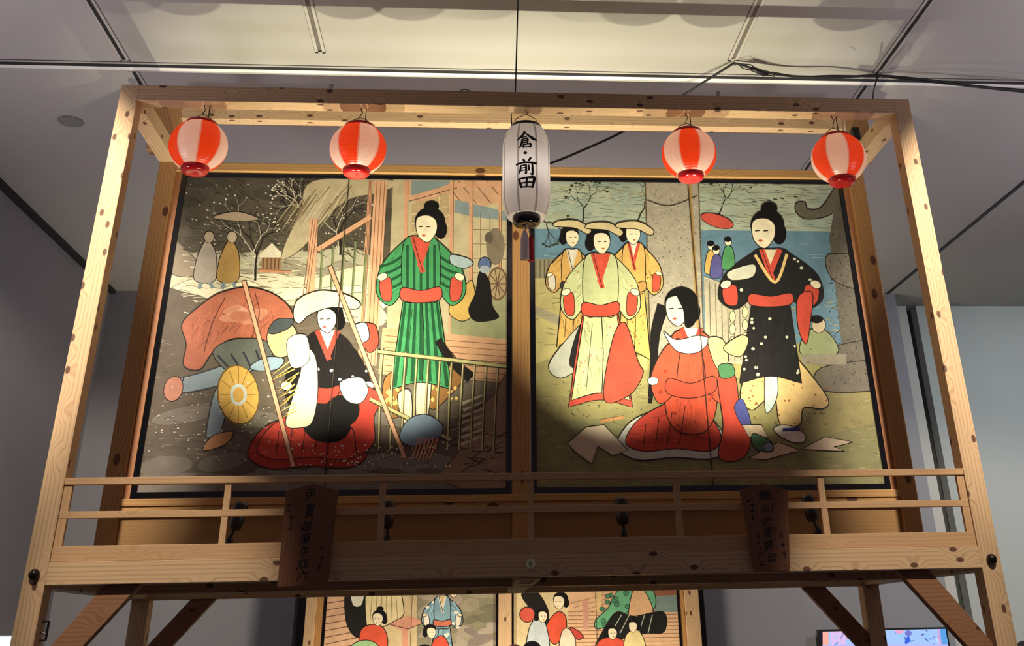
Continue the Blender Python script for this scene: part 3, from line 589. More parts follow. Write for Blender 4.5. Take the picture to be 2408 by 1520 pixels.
# right screen: a plain seaside scene with robed figures (stand-in of the same size and colours)
scrR = screen('folding_screen', 'right folding screen, pale seaside scene with figures in black and red robes', SX2, SX3, SZ0, SZ1)
c = Canvas(SY, clip=(SX2, SX3, SZ0, SZ1)); rnd = random.Random(9)
c.poly([(1220, 390), (2140, 390), (2140, 1200), (1220, 1200)], (158, 150, 92))
c.poly([(1220, 390), (2060, 390), (2060, 545), (1220, 545)], (164, 178, 160))
for k in range(30): c.oval(rnd.uniform(1260, 2000), rnd.uniform(430, 535), rnd.uniform(40, 90), rnd.uniform(8, 18), rnd.choice([(172, 182, 160), (154, 172, 158), (160, 170, 146)]))
c.poly([(1220, 538), (2100, 546), (2100, 815), (1640, 800), (1520, 615), (1220, 612)], (96, 134, 158))
for k in range(36): c.line([(u := rnd.uniform(1260, 2000), v_ := rnd.uniform(550, 790)), (u+rnd.uniform(20, 60), v_+rnd.uniform(-6, 6))], rnd.choice([(120, 156, 174), (84, 122, 148), (140, 170, 180)]), 2.2, .8)
c.poly([(1250, 610), (1345, 608), (1345, 656), (1250, 660)], (138, 132, 106))
for k in range(9): c.line([(1260+k*10, 612), (1260+k*10, 656)], (88, 82, 60), 2.4)
c.poly([(1250, 655), (1520, 655), (1520, 1000), (1250, 1000)], (178, 166, 104)); c.poly([(1250, 715), (1420, 790), (1420, 812), (1250, 738)], (154, 146, 118))
c.blob([(1240, 880), (1400, 850), (1700, 900), (2080, 880), (2110, 1000), (2110, 1180), (1230, 1180)], (150, 142, 88))
c.blob([(1240, 1010), (1500, 990), (1800, 1050), (2100, 1000), (2120, 1180), (1230, 1180)], (138, 136, 90))
for x, y, a in ((1370, 525, 1.5), (1500, 520, 1.1), (1690, 505, 1.2), (1256, 505, -.6)):
    c.k += 1; branch(c, rnd, x, y, a, 34, 4, (44, 46, 36), 4, ((48, 58, 40), 4))
for k in range(8): c.line([(1770+k*16, 474-k*2), (1780+k*16, 476-k*2)], (60, 64, 54), 3)
scumble(c, rnd, (1250, 660, 2080, 1150), [(176, 166, 108), (132, 126, 74), (160, 152, 96), (120, 118, 72)], 700, 34, 3.4, 0, .3)
scumble(c, rnd, (1260, 430, 2000, 540), [(178, 188, 168), (148, 166, 154), (170, 172, 142)], 260, 40, 4, 0, .2)
# stone pillar and fence
c.poly([(1517, 420), (1642, 420), (1655, 850), (1530, 850)], (168, 160, 142)); c.line([(1517, 420), (1530, 850)], (96, 82, 56), 3); c.line([(1642, 420), (1656, 850)], (96, 82, 56), 3)
c.dots(rnd, (1522, 425, 1648, 840), 420, (124, 118, 104), .7, 2.2); c.dots(rnd, (1522, 425, 1648, 840), 260, (206, 198, 176), .6, 1.8)
c.line([(1519, 470), (1575, 484), (1640, 460)], (70, 62, 46), 3, curve=True)
c.line([(1621, 430), (1648, 860)], (176, 140, 76), 8)
c.poly([(1655, 650), (1760, 690), (1770, 860), (1660, 850)], (176, 168, 146))
for k in range(7): c.line([(1668+k*14, 662+k*5), (1672+k*14, 850)], (112, 104, 84), 2.2)
c.dots(rnd, (1660, 650, 1765, 850), 140, (130, 122, 106), .7, 1.8)
for k in range(2):
    for j in range(4): c.oval(1722+k*30, 715+k*20+j*30, 7, 13, (226, 216, 152), 0, INKC, 1.4)
# stone lantern at the right edge
c.blob([(2000, 430), (1960, 500), (1900, 516), (1872, 500), (1872, 478), (1892, 476), (1900, 492), (1930, 488), (1960, 445), (1975, 425)], (104, 98, 84), INKC, 2.4)
c.poly([(1965, 470), (2040, 470), (2085, 900), (1990, 900), (1950, 560)], (100, 96, 84)); c.blob([(1945, 600), (2030, 610), (2040, 680), (1960, 660)], (110, 104, 92), INKC, 2.2)
c.blob([(1950, 820), (2070, 800), (2090, 850), (1950, 862)], (108, 102, 90), INKC, 2.2); c.blob([(1930, 866), (2090, 850), (2100, 910), (1938, 920)], (116, 110, 96), INKC, 2.2)
c.dots(rnd, (1950, 470, 2090, 910), 420, (58, 56, 48), .8, 2); c.dots(rnd, (1950, 470, 2090, 910), 200, (150, 142, 124), .6, 1.5)
# small figures on the shore, a parasol
c.oval(1686, 520, 40, 15, (206, 74, 56), .3, INKC, 1.6)
for x, y, col in ((1672, 600, (212, 172, 82)), (1684, 610, (86, 84, 148)), (1712, 590, (74, 152, 92))):
    c.blob([(x-10, y), (x, y-12), (x+12, y), (x+14, y+40), (x-14, y+42)], col, INKC, 1.4); c.oval(x, y-20, 8, 9, SKIN, 0, INKC, 1.2); c.oval(x-1, y-26, 9, 6, HAIR)
c.blob([(1890, 790), (1925, 770), (1962, 800), (1965, 834), (1885, 834)], (146, 158, 112), INKC, 2); c.oval(1925, 765, 16, 19, (204, 186, 152), 0, INKC, 1.6); c.oval(1920, 752, 15, 9, HAIR)
c.poly([(1885, 834), (1990, 834), (1990, 858), (1885, 858)], (148, 142, 122))
# three robed figures at the left of the right screen
robe(c, rnd, 1490, 575, 830, 74, (214, 172, 82), (206, 74, 46), (196, 150, 70), (230, 222, 200), None, ((150, 112, 46), 70, 3), .6)
head(c, 1488, 552, 24, 1, bun=False)
robe(c, rnd, 1345, 590, 800, 66, (206, 160, 76), (214, 206, 190), (60, 56, 60), (230, 222, 200), None, None, .6)
head(c, 1345, 560, 22, 1, bun=False)
c.blob([(1290, 860), (1340, 790), (1380, 760), (1372, 850), (1320, 890)], (178, 180, 168), INKC, 2); c.blob([(1340, 860), (1362, 770), (1390, 760), (1392, 850)], (34, 33, 36), INKC, 2)
robe(c, rnd, 1412, 600, 925, 112, (190, 198, 142), (208, 68, 40), (206, 66, 40), (216, 74, 46), None, ((196, 130, 112), 60, 3.4), .8, 0, .8, hem=(200, 66, 42))
c.blob([(1420, 940), (1440, 800), (1470, 760), (1500, 850), (1512, 880), (1480, 930)], (206, 68, 42), INKC, 2.2)
head(c, 1414, 570, 28, 1, bun=False)
for x, y in ((1345, 535), (1420, 540), (1492, 538)): c.blob([(x-42, y-2), (x-34, y-14), (x+10, y-16), (x+44, y+4), (x+36, y+16), (x+6, y+2)], (212, 192, 142), INKC, 2)
# standing figure in black
c.blob([(1740, 930), (1770, 840), (1830, 800), (1880, 850), (1945, 935), (1935, 962), (1890, 960), (1880, 1000), (1835, 1000), (1820, 930), (1790, 950), (1765, 965)], (218, 184, 118), INKC, 2.6)
c.dots(rnd, (1740, 820, 1945, 1000), 70, (150, 100, 56), 1.6, 3.4); c.blob([(1800, 850), (1822, 850), (1828, 930), (1800, 970)], (186, 206, 206), INKC, 1.8)
c.blob([(1818, 1010), (1850, 1000), (1892, 1022), (1886, 1042), (1850, 1036)], (224, 216, 204), INKC, 1.8); c.line([(1840, 1012), (1880, 1010)], (58, 62, 140), 8)
robe(c, rnd, 1812, 590, 885, 132, (34, 33, 35), (206, 68, 46), (200, 70, 50), (222, 210, 170), None, ((196, 202, 176), 46, 5), .62, 0, 1.0)
c.blob([(1876, 700), (1910, 690), (1905, 760), (1895, 810), (1876, 770)], (204, 68, 44), INKC, 2); c.line([(1775, 600), (1822, 665), (1850, 598)], (222, 186, 110), 7, curve=True)
head(c, 1794, 545, 40, -1)
c.blob([(1712, 640), (1772, 622), (1770, 652), (1720, 660)], (206, 206, 186), INKC, 2)
# seated figure in red with long black hair
c.line([(1560, 720), (1542, 780), (1536, 860), (1528, 950)], (24, 22, 22), 30, 10, curve=True)
seated(c, rnd, 1625, 775, 1065, 140, (214, 72, 36), (200, 56, 34), (206, 64, 34), -1, (200, 204, 194), ((170, 48, 30), 40, 6))
c.blob([(1688, 890), (1726, 880), (1740, 960), (1764, 1040), (1740, 1082), (1690, 1076), (1700, 1000)], (206, 60, 34), INKC, 2.2)
c.blob([(1560, 780), (1590, 800), (1640, 790), (1668, 800), (1640, 830), (1590, 826)], (232, 230, 214), INKC, 2); c.blob([(1664, 800), (1700, 800), (1712, 850), (1686, 868)], (210, 200, 128), INKC, 1.8)
c.blob([(1690, 860), (1720, 858), (1726, 884), (1696, 890)], (70, 126, 84), INKC, 1.8); c.blob([(1700, 820), (1740, 790), (1760, 800), (1740, 840)], (226, 196, 126), INKC, 2)
head(c, 1592, 728, 40, -1, bun=False); c.blob([(1590, 690), (1620, 684), (1640, 710), (1634, 760), (1612, 770), (1606, 730)], HAIR)
c.blob([(1726, 960), (1746, 940), (1766, 1000), (1748, 1006)], (70, 76, 150), INKC, 1.6)
# papers and a bundle on the ground
for pts, col in ((((1335, 1042), (1378, 1005), (1420, 1000), (1478, 1060), (1440, 1072), (1405, 1050), (1392, 1092), (1350, 1062)), (208, 192, 164)), (((1745, 1000), (1790, 1000), (1806, 1030), (1760, 1030)), (212, 190, 160)), (((1760, 1078), (1830, 1040), (1880, 1060), (1860, 1066), (1800, 1082)), (208, 184, 154)), (((1885, 1056), (1940, 1028), (2005, 1040), (1960, 1052), (1985, 1062), (1930, 1060)), (206, 184, 158))):
    c.poly(list(pts), col); c.line(list(pts)+[pts[0]], INKC, 2)
c.line([(1412, 992), (1466, 982)], (190, 136, 76), 8); c.blob([(1772, 1020), (1812, 1040), (1816, 1062), (1786, 1062), (1768, 1044)], (70, 118, 84), INKC, 2); c.oval(1806, 1052, 12, 11, (130, 142, 160), 0, INKC, 1.6)
c.dots(rnd, (1270, 900, 1560, 1000), 60, (98, 92, 56), .8, 2)
c.build('painting', scrR)

# ---------------------------------------------------------------- spotlights behind the handrail
def spotlight(x, ax, label, lean):
    """Black swivel spotlight standing on the platform and aimed up at the screen."""
    base = (x, SPY, 2.056); t = empty('spotlight', base, label, 'spotlight', 'black spotlights behind the handrail')
    MB().lathe([(.001, 0), (.034, 0), (.034, .012), (.022, .020), (.020, .085), (.016, .108), (.010, .119), (.001, .12)], 24, base).build('base', BLACK, t, smooth=True)
    MB().tube([(x, SPY, 2.165), (x+lean*.06, SPY, 2.212)], .009, 10).build('stem', BLACK, t)
    P = Vector((x+lean*.06, SPY, 2.200)); d = Vector((lean*.5, .13, 1)).normalized()
    rot = d.to_track_quat('Z', 'Y').to_matrix()
    m = MB()
    def ring(prof, mb, mi=0, cap=True):
        n = 24; vs = []; fs = []
        for r, h in prof: vs += [tuple(P+rot@Vector((r*math.cos(2*math.pi*k/n), r*math.sin(2*math.pi*k/n), h))) for k in range(n)]
        for i in range(len(prof)-1): fs += [(i*n+k, i*n+(k+1) % n, (i+1)*n+(k+1) % n, (i+1)*n+k) for k in range(n)]
        if cap: fs.append(tuple(range(n-1, -1, -1)))
        mb.add(vs, fs, mi); return mb
    ring([(.010, 0), (.022, .004), (.031, .016), (.034, .030), (.034, .092), (.031, .092), (.031, .088)], MB()).build('body', BLACK, t, smooth=True)
    ring([(.038, .096), (.037, .122), (.030, .138), (.026, .138), (.033, .120), (.035, .096)], MB(), cap=False).build('hood', BLACK, t, smooth=True)
    ring([(.003, .087), (.030, .087), (.030, .089)], MB()).build('lens', emit('lens_glow', (1, .86, .62), 3.0), t)
    s = rot@Vector((-.004 if lean >= 0 else .004, -.038, .110)); q = P+s
    MB().box(q.x-.002, q.x+.002, q.y-.001, q.y+.004, q.z-.014, q.z+.014).build('glare_slit', emit('slit_glow', (1, .95, .9), .8), t)
    lp = P+d*.145
    spot_light('lamp', lp, lp+Vector((ax*.5, .41, 1.0)), SPOT_W, 82, 1.0, (1.0, .92, .66), .025, t)
SPOT_W = 250; SPY = .15
spotlight(-1.527, .22, 'outermost left spotlight, half hidden by a handrail upright', .30)
spotlight(-.729, -.16, 'black spotlight below the left screen, nearest the centre', -.06)
spotlight(.503, .26, 'black spotlight below the right screen, nearest the centre', -.05)
spotlight(1.545, -.22, 'outermost right spotlight, leaning, by a handrail upright', -.26)

# ---------------------------------------------------------------- round lanterns
def bulb(name, loc, w, color, parent):
    l = bpy.data.lights.new(name, 'POINT'); l.energy = w; l.color = color; l.shadow_soft_size = .03
    o = bpy.data.objects.new(name, l); COL.objects.link(o); o.parent = parent; o.location = Vector(loc)-Vector(parent.location)
def lantern(x, z, phase, label, y=.05):
    """Round vinyl lantern: ribbed red and white gores, red rings, wire hanger."""
    r = .168; c = (x, y, z); t = empty('round_lantern', c, label, 'lantern', 'red and white round lanterns')
    G = {0: [], 1: [], 2: []}; segs = []
    for g in range(8):
        a0 = phase+g*math.pi/4; ed = .03
        segs += [(a0, 2)] + [(a0+ed+(math.pi/4-2*ed)*k/6, g % 2) for k in range(6)] + [(a0+math.pi/4-ed, 2)]
    n = len(segs); m = MB(); vs = []; ribs = 25; rings = ribs*3+1; zt, zb = .132, -.138
    for i in range(rings):
        h = zb+(zt-zb)*i/(rings-1); rr = math.sqrt(max(0, 1-(h/.163)**2))*r*1.012-.0038*abs(math.cos(math.pi*i/3))
        vs += [(x+rr*math.cos(a), y+rr*math.sin(a), z+h) for a, _ in segs]
    m.v = vs
    for i in range(rings-1):
        for k in range(n): m.f.append((i*n+k, i*n+(k+1) % n, (i+1)*n+(k+1) % n, (i+1)*n+k)); m.m.append(segs[k][1])
    m.build('skin', [LRED, LWHITE, LEDGE], t, smooth=True)
    MB().lathe([(.086, .128), (.092, .132), (.092, .150), (.086, .154), (.072, .154), (.068, .148), (.068, .132), (.086, .128)], 32, c, cap=False).build('top_ring', LCAP, t, smooth=True)
    MB().lathe([(.078, -.132), (.082, -.138), (.078, -.162), (.070, -.172), (.045, -.173), (.002, -.168)], 32, c, cap=False).build('bottom_cap', LCAP, t, smooth=True)
    MB().tube([(x-.075, y, z+.148), (x-.04, y, z+.193), (x, y, z+.213), (x+.04, y, z+.193), (x+.075, y, z+.148)], .0022, 6).build('wire_hanger', WIRE, t)
    zb_ = 4.593
    bulb('bulb', c, .6, (1.0, .80, .55), t)
    MB().tube([(x, y, zb_), (x, y, zb_-.015), (x+.012, y, zb_-.03), (x+.004, y-.002, zb_-.045), (x-.008, y, z+.208)], .0028, 6).build('hook', WIRE, t)
    MB().tube([(x+.03, y+.01, zb_), (x+.03, y+.01, z+.15)], .003, 6).build('cord', WIRE, t)
    return t
PI = math.pi
lantern(-1.957, 4.318, -PI/2+.27, 'round red and white lantern furthest left, under the top beam')
lantern(-1.018, 4.315, -PI/2+.126-PI/4, 'round red and white lantern between the furthest left one and the white lantern')
lantern(1.000, 4.312, -PI/2-.225-PI/8+.06, 'round red and white lantern just right of the long white lantern')
lantern(1.945, 4.295, -PI/2-.376+PI/8, 'round red and white lantern furthest right, under the top beam')

# ---------------------------------------------------------------- long white paper lantern with brush lettering
LX, LY, LZ = -.006, .05, 4.165
wl = empty('paper_lantern', (LX, LY, LZ), 'long white paper lantern with black brush lettering hanging in the centre', 'lantern')
def wl_r(h):        # h: height above lantern centre
    a = .312; b = .175
    e = max(0, abs(h)-b)/(a-b)
    return .090+.054*math.sqrt(max(0, 1-e*e*1.0)) - .012*e
m = MB(); n = 64; ribs = 44; rings = ribs*3+1; vs = []
for i in range(rings):
    h = -.280+.572*i/(rings-1); rr = wl_r(h)-.0016*abs(math.cos(PI*i/3))
    vs += [(LX+rr*math.cos(2*PI*(k+.5)/n), LY+rr*math.sin(2*PI*(k+.5)/n), LZ+h) for k in range(n)]
m.v = vs
for i in range(rings-1):
    for k in range(n): m.f.append((i*n+k, i*n+(k+1) % n, (i+1)*n+(k+1) % n, (i+1)*n+k)); m.m.append(1 if k % 8 == 3 else 0)
skin = m.build('skin', [PAPER, SEAM], wl, smooth=True)
MB().lathe([(.092, .284), (.096, .288), (.096, .314), (.092, .318), (.082, .318), (.080, .29), (.092, .284)], 40, (LX, LY, LZ), cap=False).build('top_ring', LACQ, wl, smooth=True)
MB().lathe([(.080, -.272), (.084, -.278), (.082, -.312), (.074, -.326), (.050, -.327), (.002, -.322)], 40, (LX, LY, LZ), cap=False).build('bottom_cap', LACQ, wl, smooth=True)
MB().tube([(LX-.088, LY, LZ+.306), (LX-.06, LY, LZ+.37), (LX, LY, LZ+.405), (LX+.06, LY, LZ+.37), (LX+.088, LY, LZ+.306)], .0025, 6).build('wire_hanger', WIRE, wl)
MB().tube([(LX, LY, 4.593), (LX, LY, 4.583), (LX+.015, LY-.004, 4.577), (LX+.004, LY, LZ+.402)], .003, 6).build('hook', WIRE, wl)
MB().tube([(LX-.09, LY+.04, 4.593), (LX-.085, LY+.03, LZ+.32)], .004, 6).build('cord', WIRE, wl)
bulb('bulb', (LX, LY, LZ), .75, (1.0, .93, .88), wl)
# tassels under the lantern
def tassel(dx, dy, mm, z0, L, w):
    MB().tube([(LX, LY, LZ-.322), (LX+dx*.5, LY+dy*.5, LZ-.35), (LX+dx, LY+dy, z0)], .003, 6).build('tassel_cord', WHITE_T, wl)
    o = MB().tube([(LX+dx, LY+dy, z0+.006), (LX+dx, LY+dy, z0-.02), (LX+dx, LY+dy, z0-.05), (LX+dx, LY+dy, z0-L)], [w*.35, w*.8, w, w*1.08], 14).build('tassel', mm, wl, smooth=False)
tassel(-.012, -.01, WHITE_T, LZ-.372, .170, .025); tassel(.026, .035, RED_T, LZ-.385, .150, .019)
# brush strokes: (points, width) in units of a sheet 200 wide, 570 tall
ST = [([(302, 316), (296, 345), (262, 382), (226, 408)], [10, 15, 14, 4]), ([(304, 336), (340, 366), (380, 392), (422, 409)], [6, 13, 20, 5]), ([(276, 384), (300, 379), (322, 376)], [8, 8, 10]),
      ([(278, 400), (274, 440), (262, 470), (250, 484)], [10, 14, 12, 3]), ([(276, 404), (305, 398), (332, 394)], [9, 8, 12]), ([(330, 394), (332, 415), (326, 440)], [12, 13, 10]), ([(286, 419), (322, 414)], [8, 8]), ([(282, 438), (326, 432)], [8, 9]),
      ([(292, 452), (292, 470), (288, 484)], [11, 13, 10]), ([(292, 456), (330, 449), (362, 446)], [8, 9, 14]), ([(362, 446), (360, 465), (354, 482)], [14, 14, 10]), ([(290, 480), (325, 478), (356, 476)], [8, 8, 9]),
      ([(309, 529), (309, 541)], [22, 22]),
      ([(284, 590), (294, 604), (302, 616)], [5, 14, 14]), ([(362, 578), (350, 596), (334, 614)], [10, 15, 4]), ([(220, 640), (290, 628), (360, 628), (416, 632)], [13, 11, 13, 18]),
      ([(266, 652), (262, 695), (254, 720), (244, 732)], [10, 13, 11, 3]), ([(266, 660), (295, 652), (318, 650)], [9, 8, 12]), ([(316, 650), (318, 695), (316, 732), (304, 724)], [13, 13, 13, 4]), ([(272, 682), (312, 676)], [7, 8]), ([(270, 705), (312, 699)], [7, 8]),
      ([(342, 652), (344, 680), (342, 704)], [9, 13, 11]), ([(376, 640), (378, 690), (376, 742), (352, 728)], [11, 15, 15, 4]),
      ([(244, 778), (258, 820), (272, 868)], [9, 15, 14]), ([(244, 786), (320, 774), (400, 768)], [10, 12, 18]), ([(400, 768), (390, 815), (374, 870)], [20, 17, 13]), ([(324, 776), (322, 820), (320, 862)], [11, 13, 11]), ([(268, 826), (320, 820), (376, 818)], [9, 10, 10]), ([(268, 864), (320, 862), (380, 862)], [9, 10, 11])]
def stroke_polys(pts, ws, sub=4):
    P = []; W = []; m_ = len(pts)
    for i in range(m_-1):
        p0 = Vector(pts[max(i-1, 0)]); p1 = Vector(pts[i]); p2 = Vector(pts[i+1]); p3 = Vector(pts[min(i+2, m_-1)])
        for k in range(sub):
            t = k/sub; P.append(.5*((2*p1)+(p2-p0)*t+(2*p0-5*p1+4*p2-p3)*t*t+(3*p1-p0-3*p2+p3)*t**3)); W.append(ws[i]+(ws[i+1]-ws[i])*t)
    P.append(Vector(pts[-1])); W.append(ws[-1]); return P, W
m = MB(); off = 0
for pts, ws in ST:
    off += 1; P, W = stroke_polys(pts, ws); d0 = (P[1]-P[0]).normalized(); d1 = (P[-1]-P[-2]).normalized()
    P = [P[0]-d0*W[0]*.35]+P+[P[-1]+d1*W[-1]*.3]; W = [W[0]*.55]+W+[W[-1]*.4]
    rows = []
    for i, p in enumerate(P):
        d = (P[min(i+1, len(P)-1)]-P[max(i-1, 0)]).normalized(); nn = Vector((-d.y, d.x))*W[i]*.78
        rows.append([p+nn, p, p-nn])
    vs = []
    for row in rows:
        for q in row:
            w_ = px(1160+q.x/4.106, 230+q.y/4.106, 'y', LY-.142); s_ = (w_.x-LX)*1.02; h = w_.z-LZ
            rr = wl_r(h)+.0022+off*2e-5; a = -PI/2+s_/rr
            vs.append((LX+rr*math.cos(a), LY+rr*math.sin(a), LZ+h))
    m.add(vs, [(i*3+j, i*3+j+1, i*3+j+4, i*3+j+3) for i in range(len(rows)-1) for j in range(2)])
m.build('brush_lettering', INK, wl)

# ---------------------------------------------------------------- wooden title plaques
def glyph(mb, ch, cx, cz, w, h, y, shear=.0, fat=.012):
    cu = bpy.data.curves.new('glyph', 'FONT'); cu.body = ch; cu.offset = fat; cu.resolution_u = 3
    o = bpy.data.objects.new('glyph', cu); COL.objects.link(o); dg = bpy.context.evaluated_depsgraph_get(); dg.update()
    me = bpy.data.meshes.new_from_object(o.evaluated_get(dg)); bpy.data.objects.remove(o); bpy.data.curves.remove(cu)
    xs = [v.co.x for v in me.vertices]; ys = [v.co.y for v in me.vertices]; x0, x1, y0, y1 = min(xs), max(xs), min(ys), max(ys); sc_ = 1/max(.6, x1-x0, y1-y0)
    vs = []
    for v_ in me.vertices:
        a = (v_.co.x-(x0+x1)/2)*sc_; b = (v_.co.y-(y0+y1)/2)*sc_
        vs.append((cx+(a+shear*b)*w, y, cz+(b+a*.12)*h))
    mb.add(vs, [tuple(p.vertices) for p in me.polygons]); bpy.data.meshes.remove(me)
def marks(mb, spec, y):
    for pts, w in spec:
        for (a, b) in zip(pts[:-1], pts[1:]):
            a = Vector(a); b = Vector(b); d = (b-a).normalized(); n_ = Vector((-d.y, d.x))*w/2; e = d*w*.3
            mb.add([(p.x, y, p.y) for p in (a-e+n_, b+e+n_*.6, b+e-n_*.6, a-e-n_)], [(0, 1, 2, 3)])
def plaque(label, out, y0, y1, text, pos, side):
    xs = [p[0] for p in out]; zs = [p[1] for p in out]; t = empty('title_plaque', (sum(xs)/len(xs), y0, min(zs)), label, 'plaque', 'wooden title plaques on the handrail')
    MB().prism(out, y0, y1).build('board', PLQ, t, bevel=.002)
    m_ = MB()
    for ch, (cx, cz, w, h) in zip(text, pos): glyph(m_, ch, cx, cz, w, h, y0-.0008, .12)
    m_.build('title_lettering', INK, t)
    m_ = MB(); marks(m_, side, y0-.0008); m_.build('side_lettering', PINK_INK, t)['kind'] = 'stuff'
    MB().box(out[0][0]-.03, out[0][0]+.03, y1, .0, 2.0, 2.04).build('bracket', RAILZ, t)
YP = -.050
def pp(u, v): p = px(u, v, 'y', YP); return (p.x, p.z)
def marks_px(lst): return [([pp(*q) for q in pts], w) for pts, w in lst]
k5 = lambda x, y: (620+x/5.43, 1120+y/5.43)
posL = []
for (x, y, w, h) in ((592, 235, 120, 150), (590, 440, 118, 170), (548, 636, 140, 120), (535, 790, 130, 130), (522, 965, 110, 150), (498, 1130, 150, 120), (495, 1265, 130, 110)):
    q = pp(*k5(x, y)); posL.append((q[0], q[1], w/5.43/478, h/5.43/455))
sideL = [([k5(290, 380), k5(340, 372)], .006), ([k5(318, 370), k5(322, 420)], .006), ([k5(290, 450), k5(345, 455)], .007), ([k5(335, 520), k5(380, 522)], .008), ([k5(345, 545), k5(375, 548)], .006), ([k5(352, 520), k5(352, 640)], .006), ([k5(310, 680), k5(365, 676)], .006), ([k5(345, 655), k5(330, 695)], .006),
         ([k5(740, 880), k5(735, 940)], .006), ([k5(725, 935), k5(765, 930)], .006), ([k5(745, 1030), k5(725, 1080)], .006), ([k5(730, 1045), k5(765, 1050)], .006), ([k5(715, 1130), k5(690, 1190)], .007), ([k5(715, 1140), k5(712, 1200)], .006)]
plaque('dark wooden plaque with a peaked top and brush lettering, below the left screen', [pp(737, 1137), pp(672, 1156), pp(652, 1381), pp(770, 1378), pp(795, 1154)], YP, -.024, '伊賀越道中双六', posL, marks_px(sideL))
k6 = lambda x, y: (1720+x/6.335, 1120+y/6.335)
posR = []
for (x, y, w, h) in ((490, 290, 190, 150), (510, 490, 125, 90), (532, 668, 150, 120), (545, 840, 130, 150), (555, 1030, 140, 150), (610, 1215, 150, 120)):
    q = pp(*k6(x, y)); posR.append((q[0], q[1], w/6.335/478, h/6.335/455))
sideR = [([k6(230, 375), k6(320, 345)], .007), ([k6(262, 360), k6(250, 400)], .006), ([k6(300, 435), k6(345, 430)], .008), ([k6(320, 430), k6(322, 460)], .007), ([k6(280, 530), k6(340, 515)], .008), ([k6(310, 500), k6(305, 560)], .006), ([k6(318, 600), k6(320, 655)], .008), ([k6(305, 630), k6(345, 640)], .006),
         ([k6(415, 870), k6(385, 905)], .006), ([k6(395, 900), k6(420, 915)], .006), ([k6(408, 980), k6(420, 1040)], .006), ([k6(430, 1060), k6(425, 1110)], .006), ([k6(410, 1165), k6(460, 1155)], .007), ([k6(425, 1160), k6(415, 1210)], .006), ([k6(435, 1280), k6(440, 1330)], .007), ([k6(430, 1330), k6(515, 1318)], .007),
         ([k6(635, 765), k6(640, 820)], .005), ([k6(645, 845), k6(650, 905)], .005), ([k6(650, 935), k6(655, 940)], .008), ([k6(668, 1030), k6(672, 1075)], .005), ([k6(610, 440), k6(605, 520)], .006), ([k6(625, 640), k6(630, 650)], .007), ([k6(575, 280), k6(605, 265)], .006), ([k6(560, 340), k6(608, 338)], .006),
         ([k6(722, 850), k6(728, 905)], .007), ([k6(745, 845), k6(765, 900)], .007), ([k6(725, 900), k6(775, 895)], .006), ([k6(765, 990), k6(740, 1030)], .007), ([k6(755, 1025), k6(805, 1015)], .006), ([k6(770, 1010), k6(772, 1060)], .006), ([k6(775, 1130), k6(755, 1175)], .007), ([k6(795, 1135), k6(798, 1220)], .007), ([k6(795, 1160), k6(812, 1158)], .005), ([k6(805, 1315), k6(820, 1380)], .006)]
plaque('reddish wooden plaque narrowing downwards with brush lettering, below the right screen', [pp(1795, 1137), pp(1741, 1152), pp(1776, 1345), pp(1858, 1343), pp(1853, 1154)], YP, -.024, '鏡山故郷錦繪', posR, marks_px(sideR))
for s, x in ((-1, 1.150),): MB().box(x-.03, x+.02, -.024, -.0, 2.10, 2.14)

# ---------------------------------------------------------------- cables, wire and hooks under the ceiling
def cable(name, pts, r, label, m=WIRE, sub=6):
    out = []
    P = [Vector(p) for p in pts]; n_ = len(P)
    for i in range(n_-1):
        p0, p1, p2, p3 = P[max(i-1, 0)], P[i], P[i+1], P[min(i+2, n_-1)]
        for k in range(sub):
            t = k/sub; out.append(.5*((2*p1)+(p2-p0)*t+(2*p0-5*p1+4*p2-p3)*t*t+(3*p1-p0-3*p2+p3)*t**3))
    out.append(P[-1]); o = MB().tube(out, r, 6).build(name, m, origin=P[0], smooth=True); tag(o, label, 'cable'); return o
hkC = Vector((1.446, .40, H)); hkD = Vector((2.52, .66, H))
cable('suspension_wire', [(-.072, .04, 4.698), (-.066, -.04, 5.0), (-.06, -.13, H)], .005, 'thin black wire rising from the middle of the top beam to the ceiling')
cable('power_cable', [px(2900, 246, 'z', 5.325), px(2700, 236, 'z', 5.26), px(2408, 212, 'z', 5.200), px(2300, 203, 'z', 5.210), px(2180, 188, 'z', 5.250), px(2066, 178, 'z', 5.310), px(1960, 182, 'z', 5.250), px(1850, 178, 'z', 5.260), px(1790, 166, 'z', 5.280), px(1726, 148, 'z', 5.325)], .009, 'black cable strung under the ceiling from the right edge to a hook')
cable('power_cable', [px(2880, 252, 'z', 5.325), px(2680, 240, 'z', 5.25), px(2408, 217, 'z', 5.210), px(2250, 200, 'z', 5.210), px(2120, 186, 'z', 5.270), px(2066, 180, 'z', 5.315), px(1960, 178, 'z', 5.270), px(1880, 180, 'z', 5.260), px(1815, 170, 'z', 5.270)], .006, 'thinner black cable running beside the main one at upper right')
ce = Vector((.02, .99, 4.60))
cable('power_cable', [px(1726, 148, 'z', 5.322), px(1610, 222, 'y', 1.00), px(1530, 272, 'y', 1.09), px(1460, 312, 'y', 1.13), px(1380, 349, 'y', 1.14), px(1294, 384, 'y', 1.12), px(1255, 388, 'y', 1.06), (.02, 1.016, 4.60)], .009, 'black cable sloping down from a ceiling hook behind the white lantern')
cable('power_cable', [px(2064, 182, 'z', 5.310), px(2056, 206, 'z', 5.150), px(2052, 232, 'z', 4.88), px(2046, 275, 'z', 4.82)], .006, 'short black cable hanging behind the right end of the top beam')
